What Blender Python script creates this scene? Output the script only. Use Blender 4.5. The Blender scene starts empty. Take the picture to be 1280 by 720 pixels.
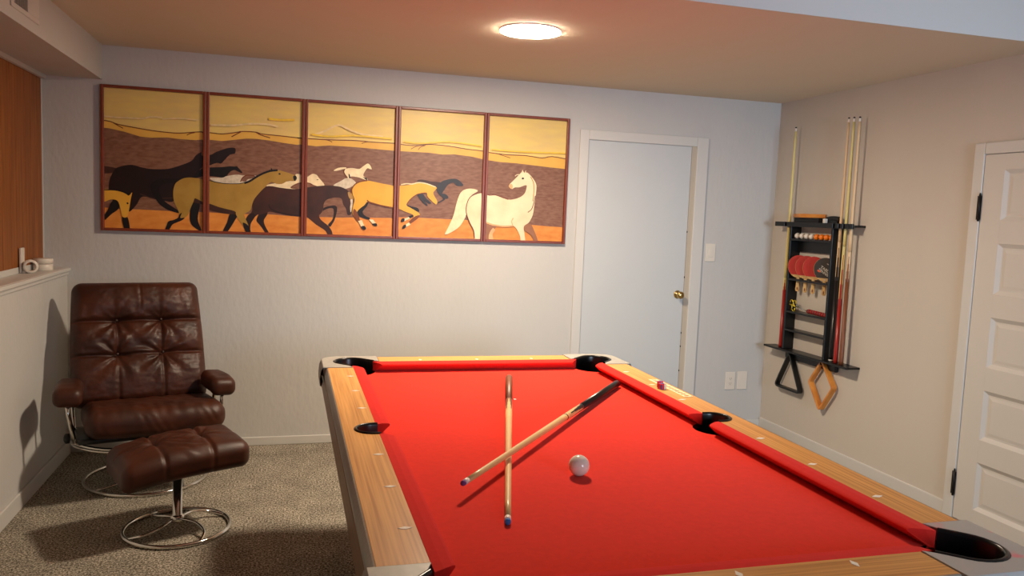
import bpy, bmesh, math, random
from math import sin, cos, pi, sqrt, atan2, exp
from mathutils import Vector, Matrix, noise
from mathutils.geometry import tessellate_polygon
random.seed(7)
SC = bpy.context.scene
COL = SC.collection

# ------------------------------------------------------------------ helpers
def lin(c):
    c = c / 255.0
    return c / 12.92 if c <= 0.04045 else ((c + 0.055) / 1.055) ** 2.4

def rgb(r, g, b):
    return (lin(r), lin(g), lin(b), 1.0)

def mat(name, col, rough=0.5, metal=0.0, spec=0.5, var=0.0, vscale=8.0, stretch=(1, 1, 1),
        bump=0.0, bscale=50.0, bdist=0.002, col2=None, coat=0.0, detail=3.0, rampw=(0.3, 0.7), sheen=0.0):
    m = bpy.data.materials.new(name)
    m.use_nodes = True
    nt = m.node_tree
    b = nt.nodes['Principled BSDF']
    b.inputs['Base Color'].default_value = col
    b.inputs['Roughness'].default_value = rough
    b.inputs['Metallic'].default_value = metal
    b.inputs['Specular IOR Level'].default_value = spec
    b.inputs['Coat Weight'].default_value = coat
    b.inputs['Sheen Weight'].default_value = sheen
    tc = nt.nodes.new('ShaderNodeTexCoord')
    mp = nt.nodes.new('ShaderNodeMapping')
    mp.inputs['Scale'].default_value = stretch
    nt.links.new(tc.outputs['Object'], mp.inputs['Vector'])
    if var > 0 or col2 is not None:
        n = nt.nodes.new('ShaderNodeTexNoise')
        n.inputs['Scale'].default_value = vscale
        n.inputs['Detail'].default_value = detail
        nt.links.new(mp.outputs[0], n.inputs['Vector'])
        r = nt.nodes.new('ShaderNodeValToRGB')
        if col2 is None:
            col2 = tuple(min(1, c * (1 + var)) for c in col[:3]) + (1,)
            c1 = tuple(c * (1 - var) for c in col[:3]) + (1,)
        else:
            c1 = col
        r.color_ramp.elements[0].position = rampw[0]
        r.color_ramp.elements[1].position = rampw[1]
        r.color_ramp.elements[0].color = c1
        r.color_ramp.elements[1].color = col2
        nt.links.new(n.outputs['Fac'], r.inputs[0])
        nt.links.new(r.outputs[0], b.inputs['Base Color'])
    if bump > 0:
        n2 = nt.nodes.new('ShaderNodeTexNoise')
        n2.inputs['Scale'].default_value = bscale
        n2.inputs['Detail'].default_value = 3
        nt.links.new(mp.outputs[0], n2.inputs['Vector'])
        bp = nt.nodes.new('ShaderNodeBump')
        bp.inputs['Strength'].default_value = bump
        bp.inputs['Distance'].default_value = bdist
        nt.links.new(n2.outputs['Fac'], bp.inputs['Height'])
        nt.links.new(bp.outputs[0], b.inputs['Normal'])
    return m

def emis(name, col, s):
    m = bpy.data.materials.new(name)
    m.use_nodes = True
    b = m.node_tree.nodes['Principled BSDF']
    b.inputs['Base Color'].default_value = (0.9, 0.9, 0.9, 1)
    b.inputs['Emission Color'].default_value = col
    b.inputs['Emission Strength'].default_value = s
    return m

def link(o, parent=None):
    COL.objects.link(o)
    if parent is not None:
        o.parent = parent
    return o

def props(o, label=None, cat=None, group=None, kind=None):
    if label: o['label'] = label
    if cat: o['category'] = cat
    if group: o['group'] = group
    if kind: o['kind'] = kind
    return o

def empty(name, loc, label, cat, group=None, rz=0.0):
    o = bpy.data.objects.new(name, None)
    o.empty_display_size = 0.05
    o.location = loc
    o.rotation_euler = (0, 0, rz)
    link(o)
    return props(o, label, cat, group)

class MB:
    """collects geometry, builds one mesh object"""
    def __init__(s):
        s.v = []; s.f = []; s.mi = []; s.sm = []
    def add(s, vs, fs, mi=0, smooth=True):
        o = len(s.v)
        s.v += [tuple(v) for v in vs]
        for f in fs:
            s.f.append([i + o for i in f]); s.mi.append(mi); s.sm.append(smooth)
        return s
    def box(s, x0, x1, y0, y1, z0, z1, mi=0):
        vs = [(x, y, z) for x in (x0, x1) for y in (y0, y1) for z in (z0, z1)]
        fs = [(0, 1, 3, 2), (4, 6, 7, 5), (0, 4, 5, 1), (2, 3, 7, 6), (0, 2, 6, 4), (1, 5, 7, 3)]
        return s.add(vs, fs, mi, False)
    def prism(s, pts, z0, z1, mi=0, f=lambda a, b, z: (a, b, z), smooth=False):
        n = len(pts)
        area = sum(pts[i][0] * pts[(i + 1) % n][1] - pts[(i + 1) % n][0] * pts[i][1] for i in range(n))
        if area < 0: pts = list(reversed(pts))
        tri = tessellate_polygon([[Vector((a, b, 0)) for a, b in pts]])
        vs = [f(a, b, z1) for a, b in pts] + [f(a, b, z0) for a, b in pts]
        fs = []
        for t in tri:
            a, b, c = t
            ar = (pts[b][0]-pts[a][0])*(pts[c][1]-pts[a][1])-(pts[c][0]-pts[a][0])*(pts[b][1]-pts[a][1])
            if ar < 0: a, c = c, a
            fs.append((a, b, c)); fs.append((c + n, b + n, a + n))
        for i in range(n):
            j = (i + 1) % n
            fs.append((i, i + n, j + n, j))
        return s.add(vs, fs, mi, smooth)
    def tube(s, path, r, seg=12, closed=False, mi=0, cap=True):
        P = [Vector(p) for p in path]; n = len(P)
        R = r if isinstance(r, (list, tuple)) else [r] * n
        vs = []; up = None
        for i in range(n):
            a = P[(i - 1) % n] if (closed or i > 0) else P[i]
            b = P[(i + 1) % n] if (closed or i < n - 1) else P[i]
            t = (b - a).normalized()
            if up is None:
                up = Vector((0, 0, 1)) if abs(t.z) < 0.9 else Vector((1, 0, 0))
            x = t.cross(up).normalized(); up = x.cross(t).normalized()
            for k in range(seg):
                an = 2 * pi * k / seg
                vs.append(P[i] + (x * cos(an) + up * sin(an)) * R[i])
        fs = []
        m = n if closed else n - 1
        for i in range(m):
            for k in range(seg):
                a = i * seg + k; b = i * seg + (k + 1) % seg
                j = ((i + 1) % n) * seg
                fs.append((a, b, j + (k + 1) % seg, j + k))
        if not closed and cap:
            fs.append(tuple(range(seg - 1, -1, -1))); fs.append(tuple((n - 1) * seg + k for k in range(seg)))
        return s.add(vs, fs, mi, True)
    def lathe(s, prof, origin=(0, 0, 0), axis=(0, 0, 1), seg=24, mi=0, xdir=None, caps=True):
        """prof: list of (radius, height along the axis)"""
        ax = Vector(axis).normalized()
        x = Vector(xdir) if xdir else (Vector((1, 0, 0)) if abs(ax.x) < 0.9 else Vector((0, 1, 0)))
        x = (x - ax * x.dot(ax)).normalized(); y = ax.cross(x); o = Vector(origin)
        vs = []; n = len(prof)
        for r, h in prof:
            for k in range(seg):
                a = 2 * pi * k / seg
                vs.append(o + ax * h + (x * cos(a) + y * sin(a)) * max(r, 1e-5))
        fs = []
        for i in range(n - 1):
            for k in range(seg):
                fs.append((i * seg + k, i * seg + (k + 1) % seg, (i + 1) * seg + (k + 1) % seg, (i + 1) * seg + k))
        if caps: fs.append(tuple(range(seg - 1, -1, -1))); fs.append(tuple((n - 1) * seg + k for k in range(seg)))
        return s.add(vs, fs, mi, True)
    def sphere(s, c, r, mi=0, seg=28):
        prof = [(r * sin(pi * i / 14), -r * cos(pi * i / 14)) for i in range(15)]
        return s.lathe(prof, c, (0, 0, 1), seg, mi)
    def rbox(s, hx, hy, hz, r, nx=20, ny=10, nz=20, fn=None, mi=0):
        """rounded box, half sizes, corner radius r, fn(p, n) -> p"""
        def ax(h, n):
            return [-h + 2 * h * i / n for i in range(n + 1)]
        X, Y, Z = ax(hx, nx), ax(hy, ny), ax(hz, nz)
        key = {}; vs = []; fs = []
        def vid(i, j, k):
            if (i, j, k) in key: return key[(i, j, k)]
            p = Vector((X[i], Y[j], Z[k]))
            q = Vector((max(-(hx - r), min(hx - r, p.x)), max(-(hy - r), min(hy - r, p.y)), max(-(hz - r), min(hz - r, p.z))))
            d = p - q
            nn = d.normalized() if d.length > 1e-7 else Vector((0, 0, 1))
            p = q + nn * r
            if fn: p = fn(p, nn)
            vs.append(p); key[(i, j, k)] = len(vs) - 1
            return key[(i, j, k)]
        for i in range(nx):
            for k in range(nz):
                fs.append((vid(i, 0, k), vid(i + 1, 0, k), vid(i + 1, 0, k + 1), vid(i, 0, k + 1)))
                fs.append((vid(i, ny, k + 1), vid(i + 1, ny, k + 1), vid(i + 1, ny, k), vid(i, ny, k)))
        for i in range(nx):
            for j in range(ny):
                fs.append((vid(i, j + 1, 0), vid(i + 1, j + 1, 0), vid(i + 1, j, 0), vid(i, j, 0)))
                fs.append((vid(i, j, nz), vid(i + 1, j, nz), vid(i + 1, j + 1, nz), vid(i, j + 1, nz)))
        for j in range(ny):
            for k in range(nz):
                fs.append((vid(0, j, k + 1), vid(0, j + 1, k + 1), vid(0, j + 1, k), vid(0, j, k)))
                fs.append((vid(nx, j, k), vid(nx, j + 1, k), vid(nx, j + 1, k + 1), vid(nx, j, k + 1)))
        return s.add(vs, fs, mi, True)
    def build(s, name, mats, parent=None, local=False, bevel=0.0, label=None, cat=None, group=None, kind=None, origin=None, segs=2):
        me = bpy.data.meshes.new(name)
        vs = s.v
        if parent is not None and not local:
            M = (Matrix.Translation(root_loc(parent)) @ Matrix.Rotation(root_rz(parent), 4, 'Z')).inverted()
            vs = [tuple(M @ Vector(v)) for v in vs]
        if parent is None and origin is not None:
            vs = [tuple(Vector(v) - Vector(origin)) for v in vs]
        me.from_pydata(vs, [], s.f)
        if not isinstance(mats, (list, tuple)): mats = [mats]
        for m in mats: me.materials.append(m)
        for p, mi, sm in zip(me.polygons, s.mi, s.sm):
            p.material_index = mi; p.use_smooth = sm
        me.update()
        o = bpy.data.objects.new(name, me)
        link(o, parent)
        if parent is None and origin is not None: o.location = origin
        if bevel > 0:
            b = o.modifiers.new('bevel', 'BEVEL'); b.width = bevel; b.segments = segs; b.limit_method = 'ANGLE'; b.angle_limit = math.radians(40)
            b.harden_normals = False
        return props(o, label, cat, group, kind)

def root_loc(o):
    v = Vector((0, 0, 0))
    while o is not None:
        v += o.location; o = o.parent
    return v
def root_rz(o):
    z = 0
    while o is not None:
        z += o.rotation_euler.z; o = o.parent
    return z

def copy_tree(o, parent=None):
    c = o.copy(); COL.objects.link(c)
    if parent is not None: c.parent = parent
    for ch in list(o.children): copy_tree(ch, c)
    return c

def spline(pts, n=6, closed=False):
    """Catmull-Rom through pts"""
    P = [Vector(p) for p in pts]; m = len(P); out = []
    rng = range(m) if closed else range(m - 1)
    for i in rng:
        p1, p2 = P[i], P[(i + 1) % m]
        p0 = P[(i - 1) % m] if (closed or i > 0) else p1
        p3 = P[(i + 2) % m] if (closed or i < m - 2) else p2
        for k in range(n):
            t = k / n
            out.append(0.5 * ((2 * p1) + (p2 - p0) * t + (2 * p0 - 5 * p1 + 4 * p2 - p3) * t * t + (-p0 + 3 * p1 - 3 * p2 + p3) * t ** 3))
    if not closed: out.append(P[-1])
    return out

# ------------------------------------------------------------------ dimensions (metres)
D, L, R, H = 5.2926, -1.2614, 3.5018, 2.4375
SX, SZ = -1.0637, 2.238          # soffit side and underside
LX, LZ = -1.388, 1.1275          # recessed upper wall, ledge height
YN = -1.9                        # wall behind the camera
YB, HN = 3.05, 2.72              # ceiling step
TZ, K = 0.8367, 1.0459           # table rail height and scale
CX, CY = 0.8931, 2.5685

# ------------------------------------------------------------------ camera
f = Vector((0.26971267, 0.9584909, -0.09246772)); r = Vector((0.96284801, -0.267107, 0.03971852)); u = Vector((-0.01337106, 0.09974495, 0.99492319))
cam = bpy.data.cameras.new('camera')
cam.sensor_width = 36; cam.sensor_fit = 'HORIZONTAL'
cam.lens = 36 * 1003.33 / 1280
cam.clip_start = 0.02
co = bpy.data.objects.new('camera', cam)
M = Matrix((r, u, -f)).transposed().to_4x4()
M.translation = Vector((0, 0, 1.5492))
co.matrix_world = M
COL.objects.link(co)
SC.camera = co
SC.view_settings.view_transform = 'Standard'
SC.view_settings.exposure = 0.0

# ------------------------------------------------------------------ materials
m_wall = mat('wall_paint', rgb(199, 197, 194), 0.75, spec=0.25, bump=0.55, bscale=38, bdist=0.004, stretch=(1, 1, .45), var=0.015, vscale=3)
m_wall_r = mat('wall_paint_right', rgb(202, 194, 184), 0.75, spec=0.25, bump=0.2, bscale=40, bdist=0.003, stretch=(1, 1, .25), var=0.015, vscale=3)
m_ceil = mat('ceiling_paint', rgb(212, 200, 180), 0.9, spec=0.1, bump=0.1, bscale=60, bdist=0.002)
m_trimw = mat('white_trim_paint', rgb(208, 206, 202), 0.4, spec=0.4)
m_doorw = mat('door_paint', rgb(198, 202, 204), 0.45, spec=0.4, var=0.01, vscale=4)
m_doorr = mat('panel_door_paint', rgb(208, 203, 196), 0.4, spec=0.4)
m_strip = mat('door_jamb', rgb(190, 178, 160), 0.6)
m_black = mat('black_lacquer', rgb(14, 13, 13), 0.35, spec=0.4)
m_blackmat = mat('black_rubber', rgb(12, 12, 13), 0.6)
m_pocket = mat('pocket_liner', rgb(9, 10, 12), 0.28, spec=0.5)
m_felt = mat('red_felt', rgb(222, 54, 40), 0.95, spec=0.03, var=0.04, vscale=60, bump=0.15, bscale=900, bdist=0.0006, sheen=0.06)
m_cush = mat('red_cushion_cloth', rgb(214, 46, 38), 0.95, spec=0.03, var=0.03, vscale=60, bump=0.15, bscale=900, bdist=0.0006, sheen=0.06)
def woodmat(name, a, b, axis):
    st = (90, 1.3, 90) if axis == 'y' else ((1.3, 90, 90) if axis == 'x' else (90, 90, 1.3))
    return mat(name, a, 0.38, spec=0.4, col2=b, vscale=1.5, stretch=st, detail=4, rampw=(0.30, 0.62))
m_oak_y = woodmat('oak_laminate_long', rgb(182, 120, 54), rgb(222, 162, 88), 'y')
m_oak_x = woodmat('oak_laminate_end', rgb(182, 120, 54), rgb(222, 162, 88), 'x')
m_cab = woodmat('cabinet_wood', rgb(120, 84, 50), rgb(150, 108, 68), 'y')
m_alu = mat('brushed_aluminium', rgb(178, 176, 170), 0.38, metal=0.8, var=0.12, vscale=30, stretch=(1, 6, 1))
m_cast = mat('worn_cast_metal', rgb(164, 160, 152), 0.45, metal=0.12, var=0.1, vscale=45, bump=0.2, bscale=300, bdist=0.0005)
m_castp = mat('worn_cast_metal_chalky', rgb(176, 172, 168), 0.5, metal=0.1, col2=rgb(226, 110, 122), vscale=15, detail=2.0, rampw=(0.62, 0.80), bump=0.2, bscale=300, bdist=0.0005)
m_pearl = mat('pearl_inlay', rgb(250, 240, 225), 0.3)
m_chrome = mat('chrome', rgb(215, 212, 205), 0.12, metal=1.0)
m_leather = mat('brown_leather', rgb(54, 25, 14), 0.46, spec=0.36, col2=rgb(78, 38, 20), vscale=7, bump=0.35, bscale=120, bdist=0.0015, rampw=(0.35, 0.75))
m_seam = mat('leather_piping', rgb(48, 22, 12), 0.45)
m_shaft = mat('maple_shaft', rgb(226, 184, 122), 0.35, var=0.06, vscale=20)
m_shafty = mat('pale_yellow_shaft', rgb(222, 205, 128), 0.3, var=0.04, vscale=20)
m_shaftp = mat('ash_shaft', rgb(226, 192, 146), 0.35, var=0.05, vscale=20)
m_brownbutt = mat('brown_butt', rgb(120, 66, 36), 0.45, var=0.2, vscale=12, stretch=(8, 8, 1))
m_redbutt = mat('red_butt', rgb(158, 34, 24), 0.3)
m_blackbutt = mat('black_butt', rgb(26, 20, 18), 0.3)
m_ferr = mat('white_ferrule', rgb(238, 226, 215), 0.4)
m_tipb = mat('blue_tip', rgb(60, 120, 190), 0.8)
m_tipp = mat('purple_tip', rgb(120, 70, 130), 0.8)
m_ball = mat('cue_ball_phenolic', rgb(232, 216, 200), 0.12, spec=0.5, col2=rgb(240, 190, 175), vscale=60, rampw=(0.66, 0.75))
m_white = mat('white_plastic', rgb(226, 218, 206), 0.35)
m_orange = mat('orange_celluloid', rgb(245, 128, 22), 0.4)
m_red = mat('red_rubber', rgb(176, 28, 22), 0.55)
m_paddle = mat('black_rubber_face', rgb(42, 36, 34), 0.5)
m_ply = mat('light_plywood', rgb(205, 165, 105), 0.5, var=0.08, vscale=30)
m_orwood = mat('orange_stained_wood', rgb(196, 118, 44), 0.35, col2=rgb(222, 148, 66), vscale=14)
m_brass = mat('brass', rgb(196, 170, 110), 0.25, metal=1.0)
m_gold = mat('gold_metal', rgb(214, 190, 60), 0.3, metal=0.7)
m_frame = mat('mahogany_frame', rgb(122, 52, 28), 0.35, var=0.15, vscale=20)
m_hinge = mat('dark_hinge', rgb(34, 30, 30), 0.4, metal=0.6)
m_grey = mat('grey_text', rgb(190, 185, 175), 0.6)
m_textor = mat('orange_text', rgb(205, 80, 40), 0.6)
m_chalkb = mat('chalk_paper_blue', rgb(90, 80, 150), 0.7)
m_chalkr = mat('chalk_paper_red', rgb(200, 40, 60), 0.7)
m_cream = mat('cream_card', rgb(240, 224, 180), 0.6)

def carpet_mat():
    m = bpy.data.materials.new('frieze_carpet'); m.use_nodes = True; nt = m.node_tree
    b = nt.nodes['Principled BSDF']; b.inputs['Roughness'].default_value = 1.0; b.inputs['Specular IOR Level'].default_value = 0.05
    tc = nt.nodes.new('ShaderNodeTexCoord')
    n1 = nt.nodes.new('ShaderNodeTexNoise'); n1.inputs['Scale'].default_value = 105; n1.inputs['Detail'].default_value = 4; n1.inputs['Roughness'].default_value = .85
    n2 = nt.nodes.new('ShaderNodeTexNoise'); n2.inputs['Scale'].default_value = 6; n2.inputs['Detail'].default_value = 4
    nt.links.new(tc.outputs['Object'], n1.inputs['Vector']); nt.links.new(tc.outputs['Object'], n2.inputs['Vector'])
    r1 = nt.nodes.new('ShaderNodeValToRGB')
    r1.color_ramp.elements[0].position = 0.40; r1.color_ramp.elements[1].position = 0.60
    r1.color_ramp.elements[0].color = rgb(66, 60, 54); r1.color_ramp.elements[1].color = rgb(242, 232, 214)
    e = r1.color_ramp.elements.new(0.5); e.color = rgb(160, 150, 132)
    nt.links.new(n1.outputs['Fac'], r1.inputs[0])
    r2 = nt.nodes.new('ShaderNodeValToRGB'); r2.color_ramp.elements[0].position = .35; r2.color_ramp.elements[1].position = .65
    r2.color_ramp.elements[0].color = (.8, .8, .8, 1); r2.color_ramp.elements[1].color = (1.08, 1.08, 1.08, 1)
    nt.links.new(n2.outputs['Fac'], r2.inputs[0])
    mx = nt.nodes.new('ShaderNodeMixRGB'); mx.blend_type = 'MULTIPLY'; mx.inputs[0].default_value = 1
    nt.links.new(r1.outputs[0], mx.inputs[1]); nt.links.new(r2.outputs[0], mx.inputs[2])
    nt.links.new(mx.outputs[0], b.inputs['Base Color'])
    bp = nt.nodes.new('ShaderNodeBump'); bp.inputs['Strength'].default_value = 1.0; bp.inputs['Distance'].default_value = 0.012
    nt.links.new(n1.outputs['Fac'], bp.inputs['Height']); nt.links.new(bp.outputs[0], b.inputs['Normal'])
    return m
m_carpet = carpet_mat()

def panel_mat():
    m = mat('wood_panelling', rgb(122, 68, 26), 0.5, spec=0.3, col2=rgb(160, 96, 42), vscale=1.4, stretch=(30, 30, 1.4), detail=5, rampw=(.3, .7))
    return m
m_panel = panel_mat()

# ------------------------------------------------------------------ room shell
MB().box(LX - .3, R + .3, YN - .2, D + .2, -.12, 0).build('floor', m_carpet, kind='structure')
MB().box(LX - .3, R + .3, YB, D + .2, H, H + .3).box(LX - .3, R + .3, YN - .2, YB - .0005, HN, HN + .3).build('ceiling', m_ceil, kind='structure')
m_bulk = mat('bulkhead_paint', rgb(214, 212, 210), 0.85, spec=0.1)
MB().box(LX - .3, R + .3, YB - .004, YB, H, HN).build('trim_1', m_bulk, kind='structure')       # face of the ceiling step
MB().box(LX - .3, R + .3, D, D + .2, 0, H).build('wall_back', m_wall, kind='structure')
MB().box(R, R + .2, YN, D, 0, HN).build('wall_right', m_wall_r, kind='structure')
WX0, WX1, WZ0, WZ1 = 1.5, 3.1, 1.0, 2.15      # window behind the camera
MB().box(LX - .3, WX0, YN - .2, YN, 0, HN).box(WX1, R + .3, YN - .2, YN, 0, HN).box(WX0, WX1, YN - .2, YN, 0, WZ0).box(WX0, WX1, YN - .2, YN, WZ1, HN).build('wall_near', m_wall, kind='structure')
# left wall: thick lower part with a ledge, thin upper part with wood panelling, a window towards the near end
w = MB().box(LX - .3, L, YN, D, 0, LZ - .03).box(LX - .3, LX, YN, D, LZ - .03, HN)
w.build('wall_left', m_wall, kind='structure')
MB().box(LX, L + .012, YN, D, LZ - .03, LZ).box(L, L + .022, YN, D, LZ - .022, LZ - .002).build('trim_2', m_trimw, bevel=.004, kind='structure')   # ledge
MB().box(L, L + .01, YN, D, LZ - .045, LZ - .026).build('trim_3', m_wall, bevel=.003, kind='structure')
# soffit
MB().box(LX - .3, SX, YB - .6, D, SZ, H).build('trim_10', m_wall, kind='structure')
MB().box(LX, LX + .03, 1.0, D, SZ - .022, SZ).build('trim_4', m_trimw, bevel=.003, kind='structure')
# wood panelling with grooves
pb = MB()
y = 5.262; random.seed(3)
ws = [.082, .13, .10, .15, .09, .135]
i = 0
while y > 1.1:
    wd = ws[i % 6]; i += 1
    pb.box(LX, LX + .008, y - wd + .003, y, LZ + .03, SZ - .022)
    y -= wd
pb.box(LX, LX + .004, 1.02, 5.262, LZ + .03, SZ - .022)
pb.build('trim_9', m_panel, bevel=.0015, kind='structure')
MB().box(LX, LX + .012, 5.263, 5.275, LZ, SZ - .022).box(LX, LX + .012, 1.02, 5.263, LZ, LZ + .032).build('trim_5', m_trimw, bevel=.002, kind='structure')
# baseboards
MB().box(L, 1.93, D - .013, D, 0, .055).box(2.92, R, D - .013, D, 0, .055).build('baseboard_back', m_trimw, bevel=.004, kind='structure')
MB().box(R - .014, R, 3.462, D - .013, 0, .075).box(R - .014, R, YN, 2.6, 0, .075).build('baseboard_right', m_trimw, bevel=.004, kind='structure')
MB().box(L, L + .013, YN, D - .013, 0, .085).build('baseboard_left', m_trimw, bevel=.004, kind='structure')

# window near the camera in the left wall (daylight)
wf = MB()
for z0, z1 in ((WZ0, WZ0 + .05), (WZ1 - .05, WZ1)): wf.box(WX0, WX1, YN - .12, YN - .06, z0, z1)
for x0 in (WX0, (WX0 + WX1) / 2 - .025, WX1 - .05): wf.box(x0, x0 + .05, YN - .12, YN - .06, WZ0, WZ1)
wf.build('window_1', m_trimw, bevel=.004, kind='structure')

# back door (flat slab)
db = MB()
db.box(1.932, 1.999, D - .016, D, 0, 2.147).box(2.83, 2.92, D - .016, D, 0, 2.147).box(1.999, 2.83, D - .016, D, 2.079, 2.147)
db.build('trim_6', m_trimw, bevel=.005, kind='structure')
MB().box(2.792, 2.83, D - .006, D, 0, 2.079).build('trim_7', m_strip, kind='structure')
dr = empty('door_1', (2.4, D - .004, 0), 'flat pale grey slab door in the back wall with a round brass knob', 'door'); del dr['label']; del dr['category']; dr['kind'] = 'structure'
MB().box(2.002, 2.790, D - .004, D + .001, .008, 2.076).build('slab', m_doorw, dr, bevel=.001)
kb = MB().lathe([(.028, 0), (.030, .004), (.024, .008), (.011, .012), (.010, .030), (.020, .036), (.027, .047), (.027, .058), (.018, .066), (0, .068)], (2.742, D - .004, 1.009), (0, -1, 0), 24)
kb.build('knob', m_brass, dr)
for z in (1.46, 1.13, .72, .62, .44): MB().box(2.787, 2.793, D - .008, D - .0055, z, z + .012).build('strike_mark', m_hinge, dr)

# right door (five panels)
dp = empty('door_2', (R, 3.03, 0), 'x', 'door'); del dp['label']; del dp['category']; dp['kind'] = 'structure'
MB().box(R - .020, R, 3.412, 3.478, 0, 2.012).box(R - .020, R, 2.58, 2.648, 0, 2.012).box(R - .020, R, 2.648, 3.412, 1.952, 2.012).build('trim_8', m_trimw, bevel=.005, kind='structure')
P5 = [(1.869, 1.611), (1.493, 1.233), (1.114, .853), (.732, .471), (.350, .096)]
sl = MB()
ya, yb, pa, pz = 2.652, 3.408, 2.776, 3.284
xf, xb = R - .0155, R - .0005
sl.box(xf, xb, pz, yb, .010, 1.949).box(xf, xb, ya, pa, .010, 1.949)
zz = [1.949] + [v for p in P5 for v in p] + [.010]
for i in range(0, len(zz), 2): sl.box(xf, xb, pa, pz, zz[i + 1], zz[i])
sl.box(xb - .0012, xb, pa, pz, .05, 1.9)
for a, b in P5:
    def fr5(i0, xa, i1, xc):
        q0 = [(xa, pa + i0, b + i0), (xa, pz - i0, b + i0), (xa, pz - i0, a - i0), (xa, pa + i0, a - i0)]
        q1 = [(xc, pa + i1, b + i1), (xc, pz - i1, b + i1), (xc, pz - i1, a - i1), (xc, pa + i1, a - i1)]
        return q0 + q1, [(0, 4, 5, 1), (1, 5, 6, 2), (2, 6, 7, 3), (3, 7, 4, 0)]
    vs, fs = fr5(0, xf, .020, xb - .0012)
    sl.add(vs, fs, 0, False)
    vs, fs = fr5(.030, xb - .0012, .046, xb - .0045)
    sl.add(vs, fs + [(4, 7, 6, 5)], 0, False)
sl.build('slab', m_doorr, dp, bevel=.0015)
for z0, z1 in ((1.605, 1.745), (.128, .268)):
    hb = MB().tube([(R - .024, 3.412, z0), (R - .024, 3.412, z1)], .006, 10)
    hb.box(R - .0215, R - .019, 3.404, 3.430, z0 + .008, z1 - .008)
    hb.tube([(R - .024, 3.412, z1), (R - .024, 3.412, z1 + .008)], .004, 8)
    hb.build('hinge', m_hinge, dp)

# switch and outlets on the back wall
def plate(x0, x1, z0, z1, name, label, cat, kind):
    e = empty(name, ((x0 + x1) / 2, D, (z0 + z1) / 2), label, cat)
    MB().box(x0, x1, D - .006, D, z0, z1).build('cover_plate', m_white, e, bevel=.003)
    cx, cz = (x0 + x1) / 2, (z0 + z1) / 2
    if kind == 'rocker':
        MB().box(cx - .017, cx + .017, D - .0095, D - .006, cz - .034, cz + .034).build('rocker', m_white, e, bevel=.002)
    if kind == 'outlet':
        MB().box(cx - .017, cx + .017, D - .0085, D - .006, cz - .034, cz + .034).build('receptacle', m_white, e, bevel=.002)
        for dz in (-.018, .018):
            for a0, a1, b0, b1 in ((-.008, -.006, -.004, .005), (.006, .008, -.004, .005), (-.002, .002, -.011, -.008)):
                MB().box(cx + a0, cx + a1, D - .009, D - .0084, cz + dz + b0, cz + dz + b1).build('slot', m_hinge, e)
plate(2.951, 3.031, 1.255, 1.386, 'light_switch', 'white rocker light switch on the back wall right of the flat door', 'switch', 'rocker')
plate(3.182, 3.264, .293, .427, 'power_outlet', 'white power outlet low on the back wall, left of the blank cover plate', 'outlet', 'outlet')
plate(3.283, 3.366, .293, .430, 'wall_plate', 'blank white cover plate low on the back wall, nearest the corner', 'wall plate', 'blank')

# soffit vent
e = empty('air_vent', (SX, 3.82, 2.36), 'white framed air vent with a dark opening on the side of the soffit', 'vent')
fr = MB().box(SX, SX + .006, 3.66, 4.03, 2.285, 2.305).box(SX, SX + .006, 3.66, 4.03, 2.41, 2.43).box(SX, SX + .006, 3.66, 3.70, 2.305, 2.41).box(SX, SX + .006, 3.87, 4.03, 2.305, 2.41)
fr.build('frame', m_trimw, e, bevel=.002)
MB().box(SX, SX + .001, 3.70, 3.87, 2.305, 2.41).build('opening', m_blackmat, e)
sb = MB()
for i in range(8):
    yy = 3.71 + i * .02
    sb.box(SX + .001, SX + .005, yy, yy + .004, 2.305, 2.41)
sb.build('louvre', m_grey, e)

# ceiling light
e = empty('ceiling_light', (1.122, 3.84, H), 'round flush ceiling light glowing warm white above the far end of the pool table', 'light')
MB().lathe([(.149, 0), (.150, -.003), (.149, -.006)], (1.122, 3.84, H), (0, 0, 1), 64).build('housing', m_white, e)
m_glow = emis('glowing_diffuser', (1.0, 0.825, 0.62, 1), 375)
MB().lathe([(.147, -.0062), (.1465, -.0078), (.140, -.0092), (.12, -.0105), (.06, -.011), (0, -.0112)], (1.122, 3.84, H), (0, 0, 1), 64).build('diffuser', m_glow, e)

# ------------------------------------------------------------------ horse paintings
PC = {}
def pc(n, c, var=.12, vs=30, c2=None, st=(1, 1, 1), rw=(.3, .7)):
    PC[n] = mat('paint_' + n, rgb(*c), 0.42, spec=0.35, var=var, vscale=vs, col2=rgb(*c2) if c2 else None, stretch=st, rampw=rw)
pc('sky', (222, 190, 120), c2=(234, 204, 114), vs=5, st=(1, 1, 4))
pc('dune', (222, 168, 74), c2=(232, 182, 82), vs=6)
pc('hill', (118, 76, 56), c2=(140, 100, 78), vs=26, st=(1, 1, 3.2), rw=(.32, .68))
pc('hill_dark', (64, 38, 28))
pc('ground', (210, 124, 46), c2=(226, 148, 66), vs=14, st=(1, 1, 2))
pc('squig', (112, 52, 22)); pc('black', (22, 16, 14)); pc('black_brown', (34, 20, 17)); pc('blueblack', (46, 44, 50))
pc('white_grey', (196, 180, 156), c2=(222, 208, 184), vs=60); pc('cream', (236, 214, 172)); pc('white', (226, 200, 160), c2=(240, 222, 184), vs=8)
pc('bay', (50, 28, 20), c2=(74, 38, 26), vs=9); pc('bay_dark', (40, 22, 16)); pc('ochre', (176, 134, 72))
pc('belly', (60, 34, 24)); pc('olive', (160, 122, 48), c2=(176, 138, 62), vs=10); pc('yellow', (222, 160, 52), c2=(232, 174, 62), vs=9)
pc('rust', (122, 64, 24)); pc('shade', (150, 100, 70)); pc('peach', (226, 168, 116)); pc('cloud', (228, 200, 146)); pc('gold', (232, 190, 60))
PK = list(PC.keys())
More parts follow.
